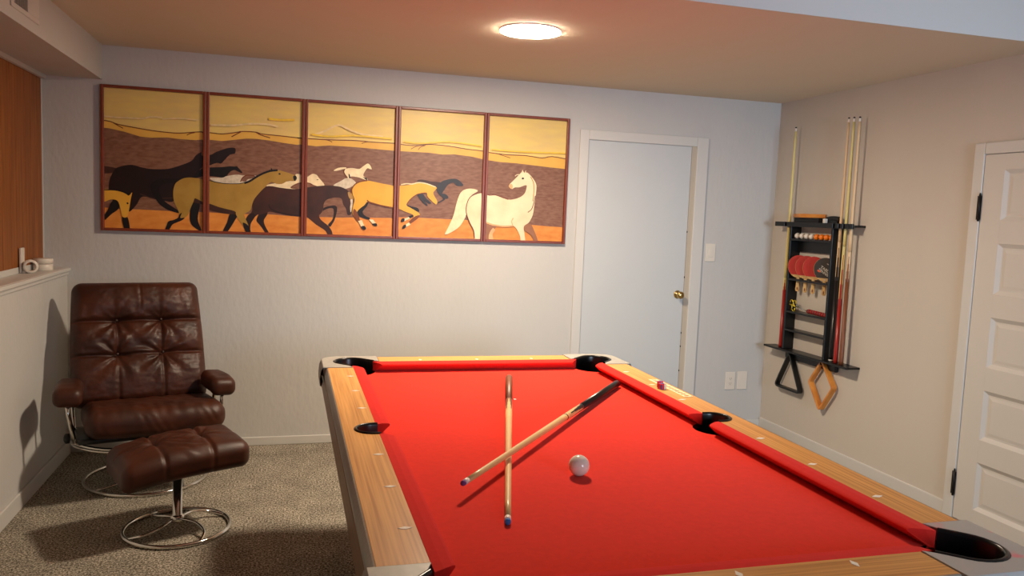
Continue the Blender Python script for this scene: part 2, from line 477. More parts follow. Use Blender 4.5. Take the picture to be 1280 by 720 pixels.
ART = [
 ('band','dune',0,'-1075,2002 -1021,1996 -979,1982 -889,1969 -797,1958 -723,1953 -641,1952 -547,1965 -512,1965 -509,1968 -467,1966 -396,1963 -313,1978 -280,1986 -202,1987 -162,1978 -69,1974 48,1967 65,1967 115,1967 211,1967 315,1970 419,1973 525,1970 654,1971 661,1971 736,1964 811,1966 896,1978 1021,1974 1138,1962 1247,1956 1297,1948 1417,1941 1549,1943 1662,1933 1734,1947 1870,1932'),
 ('line','squig',0.006,'-1075,2002 -1021,1996 -979,1982 -889,1969 -797,1958 -723,1953 -641,1952 -547,1965 -509,1968 -512,1965 -467,1966 -396,1963 -313,1978 -280,1986 -202,1987 -162,1978 -69,1974 65,1967 48,1967 115,1967 211,1967 315,1970 419,1973 525,1970 654,1971 661,1971 736,1964 811,1966 896,1978 1021,1974 1138,1962 1247,1956 1297,1948 1417,1941 1549,1943 1662,1933 1734,1947 1870,1932'),
 ('line','squig',0.005,'-1009,1992 -985,1978 -952,1961'),
 ('line','squig',0.005,'-598,1943 -579,1954 -553,1961'),
 ('line','squig',0.006,'-342,1949 -312,1968 -287,1983'),
 ('line','squig',0.006,'-202,1987 -169,1971 -115,1957'),
 ('line','squig',0.004,'225,1966 246,1962 263,1954'),
 ('line','squig',0.004,'448,1957 469,1966 490,1970'),
 ('line','squig',0.004,'765,1940 802,1961 849,1969'),
 ('line','squig',0.004,'812,1938 830,1958 859,1969'),
 ('line','squig',0.004,'1337,1947 1387,1934 1438,1921'),
 ('band','hill',0,'-1075,1959 -1022,1955 -949,1942 -858,1918 -797,1915 -710,1922 -641,1917 -547,1916 -511,1922 -509,1920 -460,1923 -396,1920 -312,1934 -254,1944 -201,1946 -122,1941 -35,1931 48,1924 66,1927 116,1925 164,1922 246,1932 329,1932 420,1931 526,1927 655,1923 662,1923 784,1923 879,1924 975,1917 1052,1923 1170,1915 1269,1899 1369,1890 1480,1888 1582,1882 1706,1874 1873,1866'),
 ('band','ground',0,'-1073,1490 -982,1482 -859,1484 -710,1481 -507,1481 -484,1482 -328,1477 -117,1483 73,1474 89,1477 310,1478 409,1483 652,1488 682,1495 821,1496 1045,1494 1251,1491 1269,1473 1424,1479 1598,1477 1735,1470 1881,1467'),
 ('poly','hill_dark',1,'-1071,1732 -993,1725 -981,1714 -996,1698 -1071,1691'),
 ('poly','black_brown',1,'-1031,1626 -1020,1672 -993,1721 -950,1740 -902,1748 -846,1735 -785,1729 -704,1735 -635,1759 -572,1790 -547,1824 -515,1846 -511,1825 -460,1834 -428,1853 -370,1877 -331,1884 -317,1875 -321,1850 -338,1844 -354,1837 -379,1808 -402,1783 -428,1785 -485,1760 -515,1748 -534,1724 -559,1685 -622,1665 -660,1616 -672,1542 -723,1541 -779,1549 -835,1562 -859,1551 -878,1513 -915,1470 -927,1485 -921,1545 -957,1546 -973,1509 -982,1482 -1019,1448 -1067,1400 -1061,1433 -1024,1494 -1012,1524 -1012,1574 -1029,1593'),
 ('line','hill_dark',0.006,'-859,1577 -834,1568 -785,1554 -723,1557 -672,1561'),
 ('poly','black',1,'-559,1685 -546,1716 -508,1749 -476,1755 -395,1762 -350,1769 -324,1769 -308,1771 -301,1763 -278,1738 -283,1731 -304,1740 -324,1747 -347,1737 -366,1712 -385,1697 -427,1701 -475,1703 -511,1698'),
 ('poly','white_grey',1,'-466,1693 -395,1697 -369,1708 -311,1720 -265,1717 -212,1720 -186,1714 -212,1685 -264,1669 -330,1663 -427,1668'),
 ('poly','hill',1,'-281,1685 -268,1707 -245,1718 -206,1715 -219,1702 -245,1694 -258,1680'),
 ('line','squig',0.006,'-287,1678 -275,1703 -252,1718 -225,1720 -202,1715'),
 ('poly','cream',1,'-132,1665 -39,1687 15,1700 35,1725 48,1743 89,1735 65,1737 112,1729 126,1737 146,1748 170,1743 184,1726 220,1682 192,1670 154,1679 127,1691 86,1689 110,1677 56,1643 -105,1653'),
 ('poly','hill',1,'16,1651 42,1677 110,1691 99,1690 120,1691 147,1668 86,1651'),
 ('line','squig',0.006,'12,1655 36,1673 69,1687 110,1691 145,1680'),
 ('line','black',0.004,'171,1713 181,1713'),
 ('poly','white_grey',1,'275,1682 320,1711 354,1731 389,1729 418,1702 390,1679 349,1663 314,1669'),
 ('poly','bay',1,'-139,1651 -105,1659 -52,1652 22,1647 77,1652 73,1654 107,1658 182,1671 251,1678 320,1673 356,1660 384,1636 403,1602 399,1552 390,1505 380,1497 366,1502 358,1536 340,1563 329,1598 301,1606 266,1601 232,1586 217,1558 215,1530 202,1501 190,1487 203,1459 248,1423 271,1390 276,1354 251,1354 230,1392 172,1429 123,1468 89,1479 72,1475 4,1480 -63,1491 -117,1499 -130,1474 -146,1443 -136,1405 -112,1360 -129,1356 -164,1407 -191,1441 -180,1480 -216,1444 -226,1408 -229,1360 -245,1373 -259,1428 -243,1470 -217,1499 -217,1561 -185,1604'),
 ('poly','bay_dark',1,'-249,1456 -217,1485 -197,1472 -226,1415 -227,1363 -245,1366 -254,1414'),
 ('poly','bay_dark',1,'-170,1476 -124,1489 -150,1439 -136,1405 -116,1367 -134,1366 -164,1407 -190,1441'),
 ('line','bay_dark',0.008,'-118,1545 -104,1517 -36,1492 66,1483'),
 ('poly','bay_dark',1,'190,1488 222,1523 267,1538 281,1522 275,1468 248,1432 259,1418 269,1429 289,1469 302,1533 288,1554 253,1550 219,1537 212,1516'),
 ('poly','white_grey',1,'384,1597 398,1603 397,1551 388,1515 383,1544 386,1572'),
 ('poly','ochre',1,'367,1643 391,1637 403,1602 378,1604'),
 ('line','hill_dark',0.004,'107,1658 182,1671 251,1678 320,1673 363,1655'),
 ('poly','black',1,'-647,1676 -710,1676 -766,1665 -797,1640 -799,1610 -776,1558 -748,1519 -704,1488 -641,1470 -635,1479 -679,1508 -723,1540 -748,1579 -753,1612 -735,1640 -685,1652 -644,1659'),
 ('poly','black',1,'-555,1550 -523,1528 -534,1439 -514,1373 -526,1369 -572,1407 -579,1478'),
 ('poly','black',1,'-345,1480 -299,1482 -315,1443 -364,1362 -390,1362 -364,1424'),
 ('poly','belly',1,'-559,1540 -507,1528 -474,1499 -394,1480 -328,1475 -296,1482 -316,1516 -394,1526 -475,1547 -552,1574'),
 ('poly','olive',1,'-674,1589 -669,1629 -654,1657 -616,1682 -572,1689 -514,1683 -504,1679 -440,1671 -375,1662 -297,1665 -245,1680 -199,1707 -159,1733 -113,1754 -67,1760 -26,1753 35,1734 49,1716 35,1698 -5,1696 -39,1677 -72,1675 -106,1684 -139,1654 -172,1618 -204,1575 -217,1540 -227,1505 -256,1484 -263,1469 -246,1429 -236,1401 -225,1363 -245,1363 -262,1393 -295,1441 -312,1475 -321,1495 -407,1515 -475,1538 -507,1545 -549,1564 -559,1543 -577,1498 -593,1457 -622,1436 -653,1414 -679,1403 -698,1371 -718,1370 -701,1416 -650,1431 -641,1462 -647,1489 -669,1539'),
 ('poly','black',1,'-718,1369 -710,1395 -701,1418 -672,1428 -647,1442 -638,1464 -625,1471 -634,1442 -609,1443 -628,1425 -676,1401 -696,1369'),
 ('poly','black',1,'-272,1424 -239,1408 -223,1363 -250,1363'),
 ('line','black',0.012,'-264,1670 -232,1684 -199,1708 -159,1733 -113,1752 -67,1760'),
 ('poly','black',0,'-123,1748 -117,1760 -109,1758 -107,1773 -92,1755'),
 ('line','black',0.004,'-475,1679 -440,1670 -375,1662 -297,1665 -251,1677'),
 ('poly','black',1,'27,1725 40,1733 50,1718 41,1699 32,1703'),
 ('poly','black',1,'-62,1737 -56,1743 -48,1737 -55,1732'),
 ('poly','black',1,'-1012,1526 -973,1528 -979,1482 -1025,1444 -1067,1400 -1067,1419 -1037,1474'),
 ('poly','black',1,'-959,1435 -928,1434 -916,1351 -942,1351'),
 ('poly','yellow',1,'-1072,1592 -1000,1593 -951,1583 -921,1565 -903,1584 -910,1545 -917,1498 -927,1445 -941,1432 -958,1440 -967,1483 -982,1529 -1018,1537 -1073,1520'),
 ('line','black',0.006,'-1054,1592 -1000,1594 -951,1584 -921,1566'),
 ('poly','black',1,'-934,1519 -928,1524 -922,1518 -928,1512'),
 ('poly','cream',1,'275,1776 304,1794 346,1800 353,1794 325,1784 294,1775'),
 ('poly','cream',1,'338,1769 346,1789 388,1798 434,1794 458,1811 486,1831 502,1824 515,1798 504,1797 487,1801 471,1779 463,1753 488,1734 488,1725 460,1731 438,1739 410,1743 382,1743 375,1732 363,1733 350,1752'),
 ('line','squig',0.005,'363,1735 347,1755 339,1772 346,1790'),
 ('poly','black',0,'368,1760 376,1757 381,1734 372,1732'),
 ('poly','black',0,'459,1745 484,1739 490,1725 478,1728'),
 ('poly','hill_dark',1,'811,1733 836,1747 903,1738 966,1734 948,1708 918,1710 889,1716'),
 ('poly','blueblack',1,'937,1696 948,1719 977,1742 1014,1756 1066,1763 1098,1748 1121,1723 1098,1717 1075,1719 1052,1737 1019,1724 997,1692 980,1660 1001,1639 996,1620 950,1594 953,1603 988,1629 957,1657'),
 ('poly','blueblack',1,'976,1658 1002,1659 1022,1640 1012,1628 999,1639'),
 ('poly','blueblack',1,'817,1647 850,1654 873,1626 907,1599 894,1592 856,1618 885,1583 870,1582 831,1622'),
 ('poly','black',1,'484,1605 498,1595 492,1562 463,1522 479,1497 510,1483 501,1473 458,1486 429,1506 432,1531 464,1561'),
 ('poly','black',1,'749,1575 775,1569 819,1560 830,1537 813,1538 776,1549'),
 ('poly','black',0,'759,1503 793,1516 806,1512 770,1489'),
 ('poly','yellow',1,'398,1630 394,1665 408,1693 439,1714 488,1723 574,1710 654,1698 619,1697 699,1700 778,1711 837,1724 889,1716 941,1700 931,1681 920,1659 948,1609 941,1588 922,1601 884,1636 876,1661 839,1659 795,1639 756,1601 746,1575 775,1558 829,1527 830,1509 810,1497 767,1456 756,1455 795,1508 732,1535 695,1549 615,1562 578,1570 499,1588 474,1565 436,1532 426,1503 444,1464 434,1460 401,1502 401,1552 410,1595'),
 ('poly','rust',1,'407,1538 428,1517 446,1466 430,1460 403,1502'),
 ('poly','rust',1,'798,1501 832,1513 821,1491 767,1452 760,1463'),
 ('line','rust',0.008,'388,1637 391,1665 411,1695 443,1714 488,1723'),
 ('line','rust',0.008,'491,1598 499,1588 534,1577 578,1567 657,1555'),
 ('line','rust',0.005,'746,1575 767,1612 810,1647 846,1657 876,1661'),
 ('poly','cream',0,'435,1461 459,1468 475,1431 456,1423'),
 ('poly','black',1,'454,1423 475,1431 487,1413 473,1404'),
 ('poly','cream',0,'505,1473 530,1474 552,1448 529,1445'),
 ('poly','black',1,'526,1445 552,1450 558,1435 544,1432'),
 ('poly','cream',0,'733,1487 762,1499 771,1489 735,1471'),
 ('poly','black',1,'712,1467 717,1486 735,1488 731,1468'),
 ('poly','cream',0,'742,1449 765,1464 775,1449 748,1432'),
 ('poly','black',1,'723,1421 727,1441 745,1449 741,1428'),
 ('line','cream',0.007,'706,1707 742,1715 778,1714 822,1726 874,1721 934,1702'),
 ('poly','shade',1,'1268,1488 1362,1476 1336,1430 1310,1400 1304,1324 1274,1323'),
 ('poly','peach',1,'1332,1445 1310,1407 1307,1369 1312,1347 1343,1355 1333,1400 1348,1431'),
 ('poly','shade',1,'1535,1452 1590,1484 1619,1451 1659,1357 1635,1356 1601,1409'),
 ('poly','cream',1,'1007,1389 1028,1443 1059,1518 1079,1607 1100,1667 1129,1694 1174,1703 1221,1691 1183,1663 1158,1625 1148,1543 1132,1494 1092,1437'),
 ('poly','white',1,'1146,1543 1149,1603 1170,1647 1214,1672 1267,1681 1269,1676 1292,1668 1339,1670 1394,1650 1449,1641 1511,1659 1545,1686 1557,1718 1556,1744 1508,1727 1477,1725 1455,1713 1434,1727 1437,1742 1467,1774 1504,1813 1527,1837 1539,1826 1559,1829 1592,1802 1624,1759 1629,1714 1620,1622 1611,1546 1585,1492 1551,1464 1557,1415 1568,1339 1539,1338 1522,1406 1478,1465 1409,1459 1331,1466 1276,1481 1250,1487 1250,1353 1214,1352 1204,1419 1171,1477'),
 ('line','squig',0.006,'1208,1374 1200,1426 1171,1477 1146,1543 1149,1603 1170,1647 1214,1672 1252,1680'),
 ('line','squig',0.006,'1269,1676 1300,1665 1339,1669 1386,1656 1433,1642'),
 ('line','peach',0.01,'1284,1483 1331,1468 1409,1460 1472,1465'),
 ('line','hill',0.006,'1574,1560 1601,1584 1615,1630 1623,1675'),
 ('line','ochre',0.006,'1584,1802 1605,1765 1612,1713 1607,1637'),
 ('line','peach',0.006,'1472,1465 1463,1495 1473,1518'),
 ('line','cream',0.005,'1520,1825 1527,1844'),
 ('line','cream',0.005,'1543,1826 1549,1841'),
 ('line','cream',0.005,'1504,1813 1485,1810 1474,1800'),
 ('poly','black',1,'1521,1787 1529,1795 1539,1788 1529,1781'),
 ('poly','peach',1,'1434,1727 1437,1742 1452,1747 1461,1732 1454,1713'),
 ('line','cloud',0.01,'-1051,2023 -979,2021 -901,2023 -846,2024 -797,2037 -735,2038'),
 ('line','cloud',0.008,'-735,2028 -673,2036 -610,2040 -535,2035'),
 ('line','cloud',0.012,'-461,2012 -332,2018 -235,2034 -136,2038 -70,2028'),
 ('line','cloud',0.012,'156,1995 217,2020 299,2063 369,2037 454,2014 581,2008'),
 ('line','gold',0.014,'-123,2073 -57,2070 30,2076'),
 ('line','gold',0.012,'135,1994 245,1987 384,2002 524,2001 639,1997'),
 ('line','gold',0.01,'717,1984 830,1981 1020,2002 1236,1987'),
 ('line','gold',0.01,'1306,1968 1517,1966 1826,1974'),
]
def parse(s): return [tuple(int(v) / 1000 for v in t.split(',')) for t in s.split()]
def clip_tri(poly, x0, x1, z0, z1):
    for ax, val, keep in ((0, x0, 1), (0, x1, -1), (1, z0, 1), (1, z1, -1)):
        out = []
        n = len(poly)
        for i in range(n):
            a, b = poly[i], poly[(i + 1) % n]
            da, db_ = (a[ax] - val) * keep, (b[ax] - val) * keep
            if da >= 0: out.append(a)
            if (da >= 0) != (db_ >= 0):
                t = da / (da - db_); out.append((a[0] + (b[0] - a[0]) * t, a[1] + (b[1] - a[1]) * t))
        poly = out
        if len(poly) < 3: return []
    return poly
shapes = []
for kind, key, sm, s in ART:
    pts = parse(s)
    if kind == 'band':
        q = []
        for a, b in zip(pts[:-1], pts[1:]):
            if b[0] - a[0] > .001: q.append([a, b, (b[0], 1.3), (a[0], 1.3)])
        shapes.append((key, q))
    elif kind == 'line':
        P = spline([(a, b, 0) for a, b in pts], 3) if len(pts) > 2 else [Vector((a, b, 0)) for a, b in pts]
        q = []; off = []
        P = [p for k, p in enumerate(P) if k == 0 or (p - P[k - 1]).length > 1e-5]
        for i in range(len(P)):
            t = (P[min(i + 1, len(P) - 1)] - P[max(i - 1, 0)]).normalized()
            off.append(Vector((-t.y, t.x, 0)) * sm * .5)
        for i in range(len(P) - 1):
            q.append([tuple((P[i] - off[i])[:2]), tuple((P[i + 1] - off[i + 1])[:2]), tuple((P[i + 1] + off[i + 1])[:2]), tuple((P[i] + off[i])[:2])])
        shapes.append((key, q))
    else:
        P = spline([(a, b, 0) for a, b in pts], 4, True) if sm else [Vector((a, b, 0)) for a, b in pts]
        tr = tessellate_polygon([P])
        shapes.append((key, [[tuple(P[i][:2]) for i in t] for t in tr]))
PX = [-1.072, -.486, .095, .677, 1.265, 1.849]
PL = ['horse painting at the far left end, dark running horse above a yellow head',
      'second horse painting from the left, olive horse stretching its neck right',
      'middle horse painting, dark bay horse lowering its head below a tiny white horse',
      'horse painting with yellow horse head, small dark galloping horse and white tail',
      'horse painting nearest the door, white horse looking back over its shoulder']
Z0, Z1 = 1.352, 2.209
for i in range(5):
    x0, x1 = PX[i] + .001, PX[i + 1] - .001
    e = empty('horse_painting', ((x0 + x1) / 2, D, Z0), PL[i], 'painting', 'horse paintings in a row on the back wall')
    fw = .017
    fb = MB().box(x0, x0 + fw, D - .030, D, Z0, Z1).box(x1 - fw, x1, D - .030, D, Z0, Z1).box(x0 + fw, x1 - fw, D - .030, D, Z0, Z0 + fw).box(x0 + fw, x1 - fw, D - .030, D, Z1 - fw, Z1)
    fb.build('frame', m_frame, e, bevel=.003)
    cb = MB(); a0, a1, b0, b1 = x0 + fw, x1 - fw, Z0 + fw, Z1 - fw
    cb.box(a0, a1, D - .008, D, b0, b1, PK.index('sky'))
    for n, (key, polys) in enumerate(shapes):
        yy = D - .0084 - n * .00012
        for pl in polys:
            c = clip_tri(pl, a0, a1, b0, b1)
            if len(c) >= 3:
                ar = sum(c[k][0] * c[(k + 1) % len(c)][1] - c[(k + 1) % len(c)][0] * c[k][1] for k in range(len(c)))
                if abs(ar) < 1e-9: continue
                if ar < 0: c = c[::-1]
                cb.add([(p[0], yy, p[1]) for p in c], [tuple(range(len(c)))], PK.index(key), False)
    cb.build('canvas', [PC[k] for k in PK], e)

# ------------------------------------------------------------------ pool table
def T(a, b, dz=0.0): return (CX + a * K, CY + b * K, TZ + dz * K)
tab = empty('pool_table', (CX, CY, 0), 'pool table with red cloth, oak laminate rails and worn metal corners', 'pool table')
def arc(cx, cy, r_, a0, a1, n):
    return [(cx + r_ * cos(a0 + (a1 - a0) * i / n), cy + r_ * sin(a0 + (a1 - a0) * i / n)) for i in range(n + 1)]
CC, CW = (.575, 1.106), .069         # corner pocket centre, half width
def uslot(c, d, w, t, n=14):
    """U outline starting at the right mouth point, around the end, to the left mouth point"""
    px_, py_ = d[1], -d[0]
    base = atan2(py_, px_)
    pts = [(c[0] + px_ * w - d[0] * t, c[1] + py_ * w - d[1] * t)]
    pts += arc(c[0], c[1], w, base, base + pi, n)
    pts += [(c[0] - px_ * w - d[0] * t, c[1] - py_ * w - d[1] * t)]
    return pts
dg = (sqrt(.5), sqrt(.5))
U_in = uslot(CC, dg, CW, .06)
U_out = uslot(CC, dg, CW + .012, .06)
S_in = uslot((.590, 0), (1, 0), .050, .018)
S_out = uslot((.590, 0), (1, 0), .060, .014)
# bed with pocket cut-outs (one quadrant outline mirrored)
def mir(p, sx, sy): return (p[0] * sx, p[1] * sy)
corner_cut = [p for p in arc(.572, 1.097, .100, -pi * .5, -pi, 14)]
side_cut = [(.60, -.085)] + [(.60 - .080 * cos(a), .085 * sin(a)) for a in [(-pi / 2) + pi * i / 14 for i in range(1, 14)]] + [(.60, .085)]
out = []
out += [(.60, -1.085 + .118)][:0]
# go counter clockwise: right side from bottom to top
q = []
q += [mir(p, 1, -1) for p in reversed([(.472, 1.13)] + list(reversed(corner_cut)) + [(.60, .997)])][::-1]
right = [(.472, -1.13)] + [mir(p, 1, -1) for p in reversed(corner_cut)] + [(.60, -.997)] + side_cut + [(.60, .997)] + corner_cut + [(.472, 1.13)]
left = [(-a, -b) for a, b in right]
bed = right + left
MB().prism(bed, -.062, -.042, f=lambda a, b, z: T(a, b, z)).build('bed', m_felt, tab)
# slate / underside block hidden inside the frame
cabm = MB()
def ring_box(zt, at, bt, zb, ab, bb, mb, mi=0):
    vs = [T(sx * at, sy * bt, zt) for sx, sy in ((-1, -1), (1, -1), (1, 1), (-1, 1))] + [T(sx * ab, sy * bb, zb) for sx, sy in ((-1, -1), (1, -1), (1, 1), (-1, 1))]
    mb.add(vs, [(0, 1, 5, 4), (1, 2, 6, 5), (2, 3, 7, 6), (3, 0, 4, 7), (3, 2, 1, 0), (4, 5, 6, 7)], mi, False)
ring_box(-.14, .696, 1.222, -.16, .685, 1.21, cabm)
ring_box(-.16, .66, 1.19, -.40, .55, 1.07, cabm)
for s_ in (-1, 1):   # apron walls above, leaving the inside open for the pockets
    cabm.prism([(s_ * .697, -1.222), (s_ * .697, 1.222), (s_ * .665, 1.222), (s_ * .665, -1.222)], -.14, -.046, f=lambda a, b, z: T(a, b, z))
    cabm.prism([(-.665, s_ * 1.222), (.665, s_ * 1.222), (.665, s_ * 1.195), (-.665, s_ * 1.195)], -.14, -.046, f=lambda a, b, z: T(a, b, z))
cabm.build('cabinet', m_cab, tab, bevel=.004)
for sx in (-1, 1):
    for sy in (-1, 1):
        lg = MB()
        cx_, cy_ = CX + sx * .40 * K, CY + sy * .84 * K
        zt = TZ - .40 * K
        def fr_(h0, h1, z0, z1):
            vs = [(cx_ + a * h1, cy_ + b * h1, z1) for a, b in ((-1, -1), (1, -1), (1, 1), (-1, 1))] + [(cx_ + a * h0, cy_ + b * h0, z0) for a, b in ((-1, -1), (1, -1), (1, 1), (-1, 1))]
            lg.add(vs, [(0, 1, 2, 3), (7, 6, 5, 4), (4, 5, 1, 0), (5, 6, 2, 1), (6, 7, 3, 2), (7, 4, 0, 3)], 0, False)
        fr_(.075, .10, .03, zt + .002)
        l_ = lg.build('leg', m_cab, tab, bevel=.006)
        MB().lathe([(.05, 0), (.05, .02), (.035, .032)], (cx_, cy_, 0), (0, 0, 1), 20).build('levelling_foot', m_black, l_)
# side rails with notch for side pocket
for s_ in (1, -1):
    o_ = [(.578, -.972), (.684, -.972), (.684, .972), (.578, .972)]
    notch = [p for p in S_out if p[0] >= .578]
    o_ += [(.578, .060)] + list(reversed(notch)) + [(.578, -.060)]
    o_ = [(s_ * a, b) for a, b in o_]
    rl = MB().prism(o_, -.03, 0, f=lambda a, b, z: T(a, b, z)).build('side_rail', m_oak_y, tab, bevel=.0015)
    for k in (-3, -2, -1, 1, 2, 3):
        dv = k * .2648; w_, h_ = .0155, .0075
        MB().prism([(s_ * .6033 - w_, dv), (s_ * .6033, dv - h_), (s_ * .6033 + w_, dv), (s_ * .6033, dv + h_)], 0, .0010, f=lambda a, b, z: T(a, b, z)).build('diamond_sight', m_pearl, rl)
    tm = MB()
    prof = [(.684, .0), (.688, -.001), (.694, -.010), (.698, -.022), (.698, -.036), (.692, -.040), (.680, -.040), (.680, -.03), (.684, -.03)]
    n = len(prof)
    vs = [T(s_ * a, -.97, z) for a, z in prof] + [T(s_ * a, .97, z) for a, z in prof]
    tm.add(vs, [(i, (i + 1) % n, (i + 1) % n + n, i + n) for i in range(n)], 0, False)
    tm.build('side_trim', m_alu, tab)
for s_ in (1, -1):
    rl = MB().prism([(-.452, s_ * 1.107), (.452, s_ * 1.107), (.452, s_ * 1.213), (-.452, s_ * 1.213)], -.03, 0, f=lambda a, b, z: T(a, b, z)).build('end_rail', m_oak_x, tab, bevel=.0015)
    for k in (-1, 0, 1):
        du = k * .2648; w_, h_ = .0155, .0075
        c_ = s_ * 1.133
        MB().prism([(du - h_, c_), (du, c_ - w_), (du + h_, c_), (du, c_ + w_)], 0, .0010, f=lambda a, b, z: T(a, b, z)).build('diamond_sight', m_pearl, rl)
    prof = [(1.213, .0), (1.217, -.001), (1.223, -.010), (1.227, -.022), (1.227, -.036), (1.221, -.040), (1.209, -.040), (1.209, -.03), (1.213, -.03)]
    n = len(prof)
    vs = [T(-.45, s_ * a, z) for a, z in prof] + [T(.45, s_ * a, z) for a, z in prof]
    MB().add(vs, [(i, (i + 1) % n, (i + 1) % n + n, i + n) for i in range(n)], 0, False).build('end_trim', m_alu, tab)
# corner castings
for sx in (1, -1):
    for sy in (1, -1):
        ox, oy = .702, 1.231
        o_ = [(.5775, .975), (ox, .975)] + arc(ox - .075, oy - .075, .075, 0, pi / 2, 10) + [(.455, oy), (.455, 1.1065)] + list(reversed(U_out))
        # reversed(U_out) runs from the end-rail mouth point to the side-rail mouth point
        o_ = [(a * sx, b * sy) for a, b in o_]
        cb = MB().prism(o_, -.028, .002, f=lambda a, b, z: T(a, b, z))
        # skirt
        sk = [(ox, .975)] + arc(ox - .075, oy - .075, .075, 0, pi / 2, 10) + [(.455, oy)]
        rings = []
        for off, z in ((0, .0018), (.005, -.004), (.010, -.018), (.013, -.045), (.013, -.078), (.006, -.080), (.001, -.06)):
            rr = []
            for (a, b) in sk:
                nx_ = 1 if a >= ox - 1e-6 and b < oy - .075 else 0
                va, vb = max(0, a - (ox - .075)), max(0, b - (oy - .075))
                l_ = sqrt(va * va + vb * vb) or 1
                rr.append(((a + va / l_ * off) * sx, (b + vb / l_ * off) * sy, z))
            rings.append(rr)
        n = len(sk); vs = [T(*p) for rr in rings for p in rr]
        fs = [(i * n + k, i * n + k + 1, (i + 1) * n + k + 1, (i + 1) * n + k) for i in range(len(rings) - 1) for k in range(n - 1)]
        cb.add(vs, fs, 0, True)
        near_right = sx == 1 and sy == -1
        cb.build('corner_casting', m_castp if near_right else m_cast, tab, bevel=.001,
                 label='worn grey metal corner casting smudged with pink chalk' if near_right else None)
# pocket liners
def pocket(inn, outp, tf, cut, name='pocket_liner'):
    mb = MB(); n = len(inn)
    rows = [[(a, b, -.13) for a, b in inn], [(a, b, -.004) for a, b in inn]]
    mid = [((a + c) / 2, (b + d) / 2, .0055) for (a, b), (c, d) in zip(inn, outp)]
    rows.append([(a * .85 + c * .15, b * .85 + d * .15, .0035) for (a, b), (c, d) in zip(inn, outp)])
    rows.append(mid)
    rows.append([(c, d, .0028) for c, d in outp]); rows.append([(c, d, -.035) for c, d in outp])
    vs = [T(*tf(a, b), z) for rr in rows for a, b, z in rr]
    fs = [(i * n + k, i * n + k + 1, (i + 1) * n + k + 1, (i + 1) * n + k) for i in range(len(rows) - 1) for k in range(n - 1)]
    mb.add(vs, fs, 0, True)
    # wall under the bed cut-out and dark bottom
    m_ = len(cut)
    vs = [T(*tf(a, b), -.0425) for a, b in cut] + [T(*tf(a, b), -.13) for a, b in cut]
    mb.add(vs, [(k, k + 1, k + 1 + m_, k + m_) for k in range(m_ - 1)], 0, True)
    bot = [T(*tf(a, b), -.129) for a, b in list(cut) + list(reversed(inn))]
    c0 = sum((Vector(p) for p in bot), Vector()) / len(bot)
    mb.add([c0] + bot, [(0, i + 1, (i + 1) % len(bot) + 1) for i in range(len(bot))], 0, False)
    return mb.build(name, m_pocket, tab)
cc = [p for p in arc(.572, 1.097, .0998, -pi * .5, -pi, 14)]
for sx in (1, -1):
    for sy in (1, -1):
        pocket(U_in, U_out, lambda a, b: (a * sx, b * sy), cc)
    pocket(S_in, S_out, lambda a, b: (a * sx, b), side_cut)
# cushions
def cushion(u0, n0, u1, n1, tf):
    """profile in (distance from the rail edge, dz); ends given for the back edge (u) and for the nose (n)"""
    prof = [(0, -.028), (0, .0), (.020, .0), (.040, -.003), (.046, -.0055), (.048, -.0085), (.0465, -.0115), (.010, -.0405), (.0, -.0405)]
    vs = []; n = len(prof); NS = 3
    for (ub, nn) in ((u0, n0), (u1, n1)):
        for d_, z in prof:
            t = d_ / .048
            vs.append(T(*tf(ub + (nn - ub) * (t ** 1.3), d_), z))
    mb = MB().add(vs, [(i, (i + 1) % n, (i + 1) % n + n, i + n) for i in range(n)], 0, False)
    mb.add(vs, [tuple(range(n)), tuple(range(2 * n - 1, n - 1, -1))], 0, False)
    o = mb.build('cushion', m_cush, tab)
    return o
for sx in (1, -1):
    for sy in (1, -1):
        cushion(1.015, .978, .052, .074, lambda a, d_: (sx * (.578 - d_), sy * a))
for sy in (1, -1):
    cushion(-.482, -.445, .482, .445, lambda a, d_: (a, sy * (1.107 - d_)))

